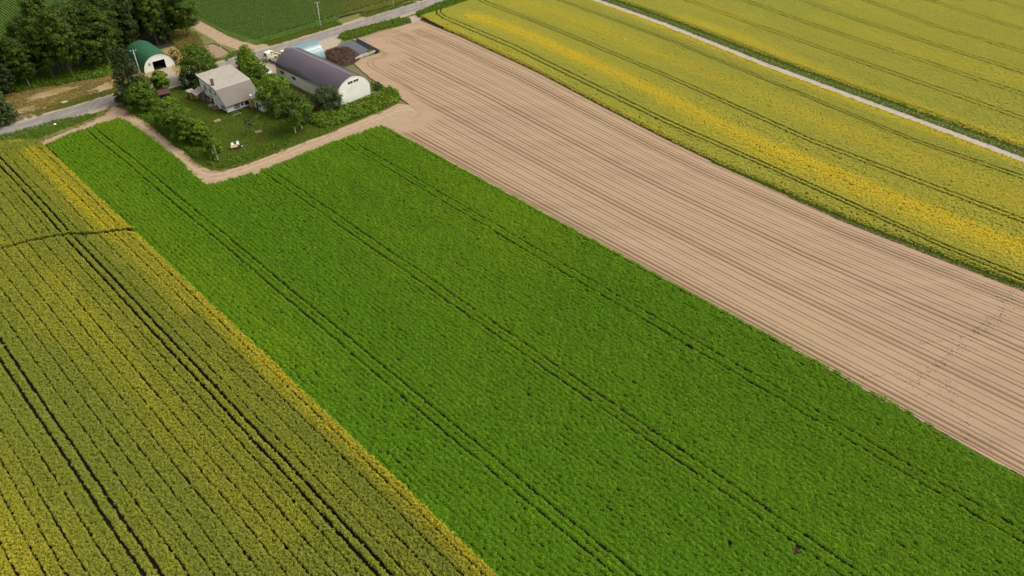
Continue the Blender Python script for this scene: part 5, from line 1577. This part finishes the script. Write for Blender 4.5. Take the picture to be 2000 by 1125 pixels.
def tractor():
    p = at(556, 116)
    r = empty('tractor', (p[0], p[1], 0), math.radians(150))
    tag(r, 'teal tractor with a white cab roof behind the barn', 'tractor')
    b = MB(); b.box(0.2, 1.7, -0.42, 0.42, 0.75, 1.35); b.build('hood', M['teal_paint'], r, bevel=0.06)
    b = MB()
    for x in (-1.15, 0.15):
        for y in (-.68, .68): b.tube([(x, y, 0.9), (x * .9, y * .92, 2.35)], 0.05, 6)
    b.build('cab_frame', M['teal_paint'], r)
    b = MB(); b.box(-1.1, 0.1, -.64, .64, 1.0, 2.3); b.build('cab_glass', M['glass'], r)
    b = MB(); b.box(-1.3, 0.3, -.85, .85, 2.36, 2.52); b.build('cab_roof', M['car_white'], r, bevel=0.05)
    b = MB(); b.box(-1.2, 0.2, -.6, .6, 0.55, 0.99); b.build('body', M['teal_paint'], r)
    wheel(r, -0.75, 0.8, 0.68, 0.36); wheel(r, -0.75, -0.8, 0.68, 0.36); wheel(r, 1.25, 0.65, 0.42, 0.26); wheel(r, 1.25, -0.65, 0.42, 0.26)
    b = MB(); b.tube([(1.0, .25, 1.35), (1.0, .25, 1.95)], .04, 8); b.build('exhaust', M['black_plastic'], r)
tractor()

# ------------------------------------------------------------------ pond pit, brushwood, low wall
pond_out = line([(668, 82), (692, 78), (700, 82), (740, 103), (704, 116), (640, 96)])
PT = empty('lined_pond', (float(pond_out[:, 0].mean()), float(pond_out[:, 1].mean()), 0))
tag(PT, 'lined slurry pond with grey surface and black liner edge', 'pond')
c0 = np.array([PT.location.x, PT.location.y])
inner = line([(672, 84), (692, 80.5), (700, 84.5), (730, 102), (700, 114.5), (645, 97)])
sf = sheet('water_surface', [p - c0 for p in inner], 0.10, M['pond'], kind=None, parent=PT)
bank = MB()
rimA = line([(697, 79.0), (742, 103.0)]); rimB = line([(695, 83.5), (731, 104.5)])
a0, a1 = rimA - c0; b0, b1 = rimB - c0
def strip(p0, p1, q0, q1, zp, zq, n=18, amp=0.06):
    m = MB(); rr = random.Random(3)
    for i in range(n):
        t0, t1 = i / n, (i + 1) / n
        z = lambda t: amp * math.sin(t * 37) * math.cos(t * 11)
        A0 = p0 + (p1 - p0) * t0; A1 = p0 + (p1 - p0) * t1; B0 = q0 + (q1 - q0) * t0; B1 = q0 + (q1 - q0) * t1
        m.quad((*A0, zp + z(t0)), (*A1, zp + z(t1)), (*B1, zq), (*B0, zq))
    return m
strip(a0, a1, b0 + (b1 - b0) * 0 , b1, 0.75, 0.08).build('liner_wall', M['liner'], PT)
d_n = unit((a1 - a0)); nrm = np.array([-d_n[1], d_n[0]])
strip(a0 + nrm * 1.5, a1 + nrm * 0.4, a0 + nrm * 0.01, a1 + nrm * 0.01, 0.15, 0.75).build('liner_bank', M['liner_grey'], PT)
wb = empty('low_wall', (*at(694, 119), 0), 0)
tag(wb, 'low pale concrete wall between the pond and the ploughed field', 'wall')
c1 = at(694, 119)
for p0, p1, z in (((694, 119), (708, 111.5), 0.75), ((708.6, 111.2), (722, 106.5), 0.68), ((722.6, 106.3), (733, 102.5), 0.62)):
    a, b = at(*p0) - c1, at(*p1) - c1
    d = unit(b - a); nr = np.array([-d[1], d[0]]) * 0.16
    m = MB()
    n0 = len(m.v)
    for zz in (0, z):
        m.v += [(*(a - nr), zz), (*(b - nr), zz), (*(b + nr), zz), (*(a + nr), zz)]
    m.f += [(0, 1, 5, 4), (1, 2, 6, 5), (2, 3, 7, 6), (3, 0, 4, 7), (4, 5, 6, 7), (3, 2, 1, 0)]
    m.build('wall_block', M['concrete'], wb)
tree((723, 105), 1.0, 1.8, 'round', 'leaf_light', 'small bright shrub in the corner of the pond', 'shrub', 'shrub', z0=0.1, nclump=12, per=34, leaf=0.15)
for k, (x, y, s, lab) in enumerate(((686, 120.5, .42, 'pale boulder at the foot of the brush heap nearest the wall'), (691, 119.5, .36, 'pale boulder touching the end of the low wall'), (679, 124, .3, 'small pale boulder in dry grass below the brush heap'), (648, 113, .35, 'pale boulder between the teal shed and the brush heap'))):
    p = at(x, y)
    bm = bmesh.new(); bmesh.ops.create_icosphere(bm, subdivisions=2, radius=s)
    rr = random.Random(k)
    for v in bm.verts: v.co *= rr.uniform(0.8, 1.12); v.co.z *= 0.8
    me = bpy.data.meshes.new('boulder'); bm.to_mesh(me); bm.free()
    o = link_mesh('boulder', me, M['stone']); o.location = (p[0], p[1], s * 0.55); tag(o, lab, 'boulder', 'boulders by the brush heap')

def brush_heap():
    c = at(665, 112)
    r = empty('brush_heap', (c[0], c[1], 0), math.radians(44.5))
    tag(r, 'large heap of red brown brushwood beside the pond', 'brush heap')
    A_, B_, Hh = 4.7, 5.7, 2.0      # half sizes along the road / across, height
    rr = np.random.default_rng(77)
    nx = 40
    X, Y = np.meshgrid(np.linspace(-1.05, 1.05, nx), np.linspace(-1.05, 1.05, nx), indexing='ij')
    def hgt(X, Y):
        d = np.sqrt(np.abs(X) ** 2.4 + np.abs(Y) ** 2.4)
        return Hh * np.clip(1 - d ** 2.0, -0.05, 1) ** 1.0 * (0.45 + 1.1 * fbm(N1, X * 2.6 + 9, Y * 2.6 + 4)) + (fbm(N2, X * 9 + 3, Y * 9) - .5) * 0.5
    d = np.sqrt(np.abs(X) ** 2.4 + np.abs(Y) ** 2.4)
    Z = np.where(d < 1.05, hgt(X, Y), -0.1)
    V = np.stack([X * A_, Y * B_, Z], -1).reshape(-1, 3)
    ids = np.arange(nx * nx).reshape(nx, nx)
    F = np.stack([ids[:-1, :-1], ids[1:, :-1], ids[1:, 1:], ids[:-1, 1:]], -1).reshape(-1, 4)
    me = bpy.data.meshes.new('mound'); me.from_pydata(V.tolist(), [], F.tolist())
    link_mesh('mound', me, M['brush'], r)
    n = 5200
    a = rr.uniform(-1, 1, n); b = rr.uniform(-1, 1, n)
    k = np.abs(a) ** 2.4 + np.abs(b) ** 2.4 < 1.0
    a, b = a[k], b[k]; n = len(a)
    C = np.column_stack([a * A_, b * B_, np.maximum(0.02, hgt(a, b)) + rr.uniform(-.02, .14, n)])
    D = unit(rr.normal(0, 1, (n, 3)) * np.array([1, 1, 0.35])) * rr.uniform(0.25, 0.9, (n, 1))
    Wd = unit(np.cross(D, rr.normal(0, 1, (n, 3)))) * rr.uniform(0.018, 0.045, (n, 1))
    me = leaf_mesh('twigs', C, D, Wd, 0, rr.uniform(0, 1, n), M['twig'])
    o = link_mesh('twigs', me, None, r); tag(o, kind='stuff')
brush_heap()

# ------------------------------------------------------------------ poles and small things
def pole(px, Ht, label, arm=True, r0=0.14):
    p = at(*px)
    r = empty('utility_pole', (p[0], p[1], 0), math.radians(20))
    tag(r, label, 'pole', 'utility poles along the road')
    b = MB(); b.tube([(0, 0, 0), (0, 0, Ht * .5), (0, 0, Ht)], [r0, r0 * .85, r0 * .65], 10); b.build('post', M['pole'], r, smooth=True)
    if arm:
        b = MB(); b.box(-0.75, 0.75, -0.05, 0.05, Ht - .35, Ht - .24); a = b.build('crossarm', M['steel'], r)
        for x in (-0.65, 0, 0.65):
            i = MB(); i.tube([(x, 0, Ht - .24), (x, 0, Ht - .12), (x, 0, Ht - .02)], [.05, .07, .03], 8); i.build('insulator', M['white_plastic'], a)
        b = MB(); b.tube([(0.13, 0, Ht - 1.6), (0.13, 0, Ht - 1.0)], 0.09, 8); b.build('junction_box', M['steel'], r)
pole((627, 56), 7.6, 'tall pale utility pole beside the row crop field, its top in view')
pole((769, 16.5), 8.0, 'pale utility pole cut off by the top edge beside the road')
pole((277, 153), 7.4, 'pale utility pole in front of the green roofed shed')
pole((437, 114), 3.6, 'short thin pale post at the edge of the bare plot', arm=False, r0=0.08)
p = at(109, 247)
bm = bmesh.new(); bmesh.ops.create_icosphere(bm, subdivisions=2, radius=0.28)
for v in bm.verts: v.co.z *= 0.7; v.co.x *= random.uniform(.85, 1.15)
me = bpy.data.meshes.new('white_bag'); bm.to_mesh(me); bm.free()
o = link_mesh('white_bag', me, M['white_plastic']); o.location = (p[0], p[1], 0.55); tag(o, 'small white bag in the green roadside verge', 'bag')
st_ = MB(); st_.tube([(0, 0, 0), (0, 0, 0.8)], 0.05, 6); o = st_.build('marker_post', M['white_plastic']); p = at(176, 219); o.location = (p[0], p[1], 0); tag(o, 'tiny white marker post at the verge end by the road', 'post')

# garden table with chairs
tp = at(458.5, 291)
t_ = empty('garden_table', (tp[0], tp[1], 0), math.radians(30))
tag(t_, 'square wooden garden table near the lawn corner', 'table')
for k in range(6):
    b = MB(); b.box(-0.75, 0.75, -0.6 + k * 0.2, -0.6 + k * 0.2 + 0.185, 0.66, 0.71); b.build('plank', M['plank'], t_)
for x in (-.62, .62):
    for y in (-.48, .48):
        b = MB(); b.box(x - .045, x + .045, y - .045, y + .045, 0, 0.659); b.build('leg', M['plank'], t_)
def chair(px, rz, m, label, s=1.0):
    p = at(*px)
    r = empty('garden_chair', (p[0], p[1], 0), rz); r.scale = (s, s, s)
    tag(r, label, 'chair', 'chairs around the garden table')
    b = MB(); b.box(-.26, .26, -.26, .26, .40, .46); b.build('seat', M[m], r, bevel=.02)
    b = MB(); b.quad((-.26, .22, .47), (.26, .22, .47), (.24, .36, .95), (-.24, .36, .95)); b.quad((-.26, .27, .47), (.26, .27, .47), (.24, .41, .95), (-.24, .41, .95))
    b.quad((-.24, .36, .95), (.24, .36, .95), (.24, .41, .95), (-.24, .41, .95)); b.quad((-.26, .22, .47), (-.24, .36, .95), (-.24, .41, .95), (-.26, .27, .47)); b.quad((.26, .22, .47), (.24, .36, .95), (.24, .41, .95), (.26, .27, .47))
    b.build('backrest', M[m], r)
    for s_ in (-1, 1):
        b = MB(); b.box(s_ * .26 - .03, s_ * .26 + .03, -.24, .26, .62, .66); b.build('armrest', M[m], r)
    for x in (-.22, .22):
        for y in (-.22, .22):
            b = MB(); b.tube([(x * 1.1, y * 1.1, 0), (x, y, .40)], .028, 6); b.build('leg', M[m], r)
chair((456, 287.5), math.radians(40), 'white_plastic', 'white plastic chair at the left of the wooden table')
chair((465.5, 284.5), math.radians(20), 'white_plastic', 'white plastic chair on the far side of the table')
chair((468, 291), math.radians(-70), 'black_plastic', 'black chair at the right end of the wooden table', 1.15)
p = at(473, 288.5)
sto = empty('stool', (p[0], p[1], 0), 0.3); tag(sto, 'small pale stool right of the black chair', 'stool')
b = MB(); b.tube([(0, 0, .40), (0, 0, .45)], .27, 12); b.build('seat', M['plank'], sto)
for k in range(4):
    a = k * math.pi / 2 + .4; b = MB(); b.tube([(.2 * math.cos(a), .2 * math.sin(a), 0), (.16 * math.cos(a), .16 * math.sin(a), .40)], .025, 6); b.build('leg', M['plank'], sto)

for px, lab in (((425, 237), 'wooden planter on the lawn below the house corner'), ((505, 258.5), 'wooden planter on the lawn beside the staked saplings')):
    p = at(*px)
    r = empty('planter', (p[0], p[1], 0), math.radians(40)); tag(r, lab, 'planter', 'wooden planters on the lawn')
    for (x0, x1, y0, y1) in ((-.75, .75, -.38, -.30), (-.75, .75, .30, .38), (-.75, -.67, -.299, .299), (.67, .75, -.299, .299)):
        b = MB(); b.box(x0, x1, y0, y1, 0, .30); b.build('board', M['plank'], r)
    b = MB(); b.box(-.66, .66, -.295, .295, 0, .2); b.build('soil', M['track'], r)
    b = MB(); b.box(-.5, -.1, -.15, .12, .201, .25).box(.12, .45, -.1, .15, .201, .24); b.build('clod', M['cement'], r)
for k, (x, y) in enumerate([(456, 225.5), (459, 224.5), (462, 223.2), (465.5, 222.2), (469, 221)]):
    p = at(x, y)
    bm = bmesh.new(); bmesh.ops.create_icosphere(bm, subdivisions=1, radius=.2)
    rr = random.Random(50 + k)
    for v in bm.verts: v.co *= rr.uniform(.75, 1.2); v.co.z *= .6
    me = bpy.data.meshes.new('edging_stone'); bm.to_mesh(me); bm.free()
    o = link_mesh('edging_stone', me, M['stone']); o.location = (p[0], p[1], .06); o.rotation_euler = (0, 0, k)
    tag(o, ('first', 'second', 'third', 'fourth', 'fifth')[k] + ' pale edging stone of the flower bed counted from the house corner', 'stone', 'edging stones of the flower bed')
FB = np.vstack([at(448 + k * 1.4, 223.4 - k * 0.45) + np.array([0.3, -0.3]) + rng.normal(0, 0.16, 2) for k in range(28)])
scatter('flower_bed_plants', FB, 0.0, K_WEED, 6, 'low bright plants of the flower bed under the front wall', 0.6, 0.3, rng.uniform(.2, .9, len(FB)), seed=70)
p = at(76, 142)
b = MB()
for i in range(6):
    for j in range(6):
        h_ = lambda a, c: 0.15 + 0.75 * math.exp(-((a - 3) ** 2 + (c - 3) ** 2) / 5) + 0.08 * math.sin(a * 5 + c * 3)
        b.quad((i * .4, j * .3, h_(i, j)), (i * .4 + .4, j * .3, h_(i + 1, j)), (i * .4 + .4, j * .3 + .3, h_(i + 1, j + 1)), (i * .4, j * .3 + .3, h_(i, j + 1)))
o = b.build('tarpaulin', M['tarp']); o.location = (p[0] - 1, p[1] - 1, 0); tag(o, 'dark blue tarpaulin heap at the edge of the woods', 'tarpaulin')
rr = random.Random(21)
for k, (x, y, rz, L_) in enumerate([(26, 151, .2, 2.4), (36, 150.5, .35, 2.8), (33, 154, 1.4, 1.5), (40, 155, -.3, 1.3), (20, 163, .5, 1.8)]):
    p = at(x, y)
    b = MB(); b.box(-L_ / 2, L_ / 2, -.12, .12, 0, .10); o = b.build('scrap_board', M['plank']); o.location = (p[0], p[1], .12 + .22 * (k % 3)); o.rotation_euler = (0.06, 0.1, rz)
    tag(o, ['shorter straight board at the back of the scrap heap', 'longest board at the back of the scrap heap', 'board set crosswise in the middle of the scrap heap', 'short board at the right end of the scrap heap', 'board lying apart below the scrap heap'][k], 'board', 'scrap boards by the woods')
for k, (x, y, s, lab) in enumerate([(124, 201, .5, 'grey stone in the dry lot nearer the left'), (129, 199.5, .45, 'grey stone in the dry lot beside its larger neighbour'), (197, 138.5, .3, 'pale orange stone at the upper edge of the dry lot')]):
    p = at(x, y)
    bm = bmesh.new(); bmesh.ops.create_icosphere(bm, subdivisions=2, radius=s); rr = random.Random(k + 90)
    for v in bm.verts: v.co *= rr.uniform(.8, 1.15); v.co.z *= .55
    me = bpy.data.meshes.new('field_stone'); bm.to_mesh(me); bm.free()
    o = link_mesh('field_stone', me, M['stone']); o.location = (p[0], p[1], s * .2); tag(o, lab, 'stone', 'stones in the dry lot')

# hoof prints across the ploughed field: small dug clods
def hoof():
    r = np.random.default_rng(31)
    paths = [([(1985, 555), (1970, 590), (1950, 620), (1900, 655), (1860, 690), (1820, 725), (1770, 752)], 260, 1.0), ([(1940, 580), (1975, 600), (1935, 632)], 50, 1.4), ([(1680, 737), (1740, 730), (1790, 726)], 30, .3),
             ([(1785, 675), (1840, 665), (1880, 660)], 26, .3), ([(1770, 752), (1800, 780), (1850, 745), (1862, 780)], 55, 1.0), ([(1880, 790), (1890, 840), (1880, 870)], 16, 1.0), ([(1940, 830), (1930, 880)], 10, .6)]
    pts = []
    for pth, n, sp in paths:
        L = line(pth)
        seg = np.r_[0, np.cumsum(np.linalg.norm(np.diff(L, axis=0), axis=1))]
        t = np.sort(r.uniform(0, seg[-1], n))
        q = np.column_stack([np.interp(t, seg, L[:, 0]), np.interp(t, seg, L[:, 1])]) + r.normal(0, sp * .8, (n, 2)) * .6
        pts.append(q)
    P = np.vstack(pts)
    m = MB()
    for (x, y) in P:
        a = r.uniform(0, 6.28); s = r.uniform(.05, .105)
        k = 6
        ring = [(x + s * (1.5 * math.cos(a) * math.cos(t) - math.sin(a) * math.sin(t)), y + s * (1.5 * math.sin(a) * math.cos(t) + math.cos(a) * math.sin(t)), 0.04) for t in np.linspace(0, 2 * math.pi, k, endpoint=False)]
        top = (x, y, .055 + r.uniform(.04, .08))
        for i in range(k): m.quad(ring[i], ring[(i + 1) % k], top)
    o = m.build('hoof_clods', M['cement']); tag(o, 'trail of dark hoof-turned clods crossing the ploughed field', kind='stuff')
hoof()
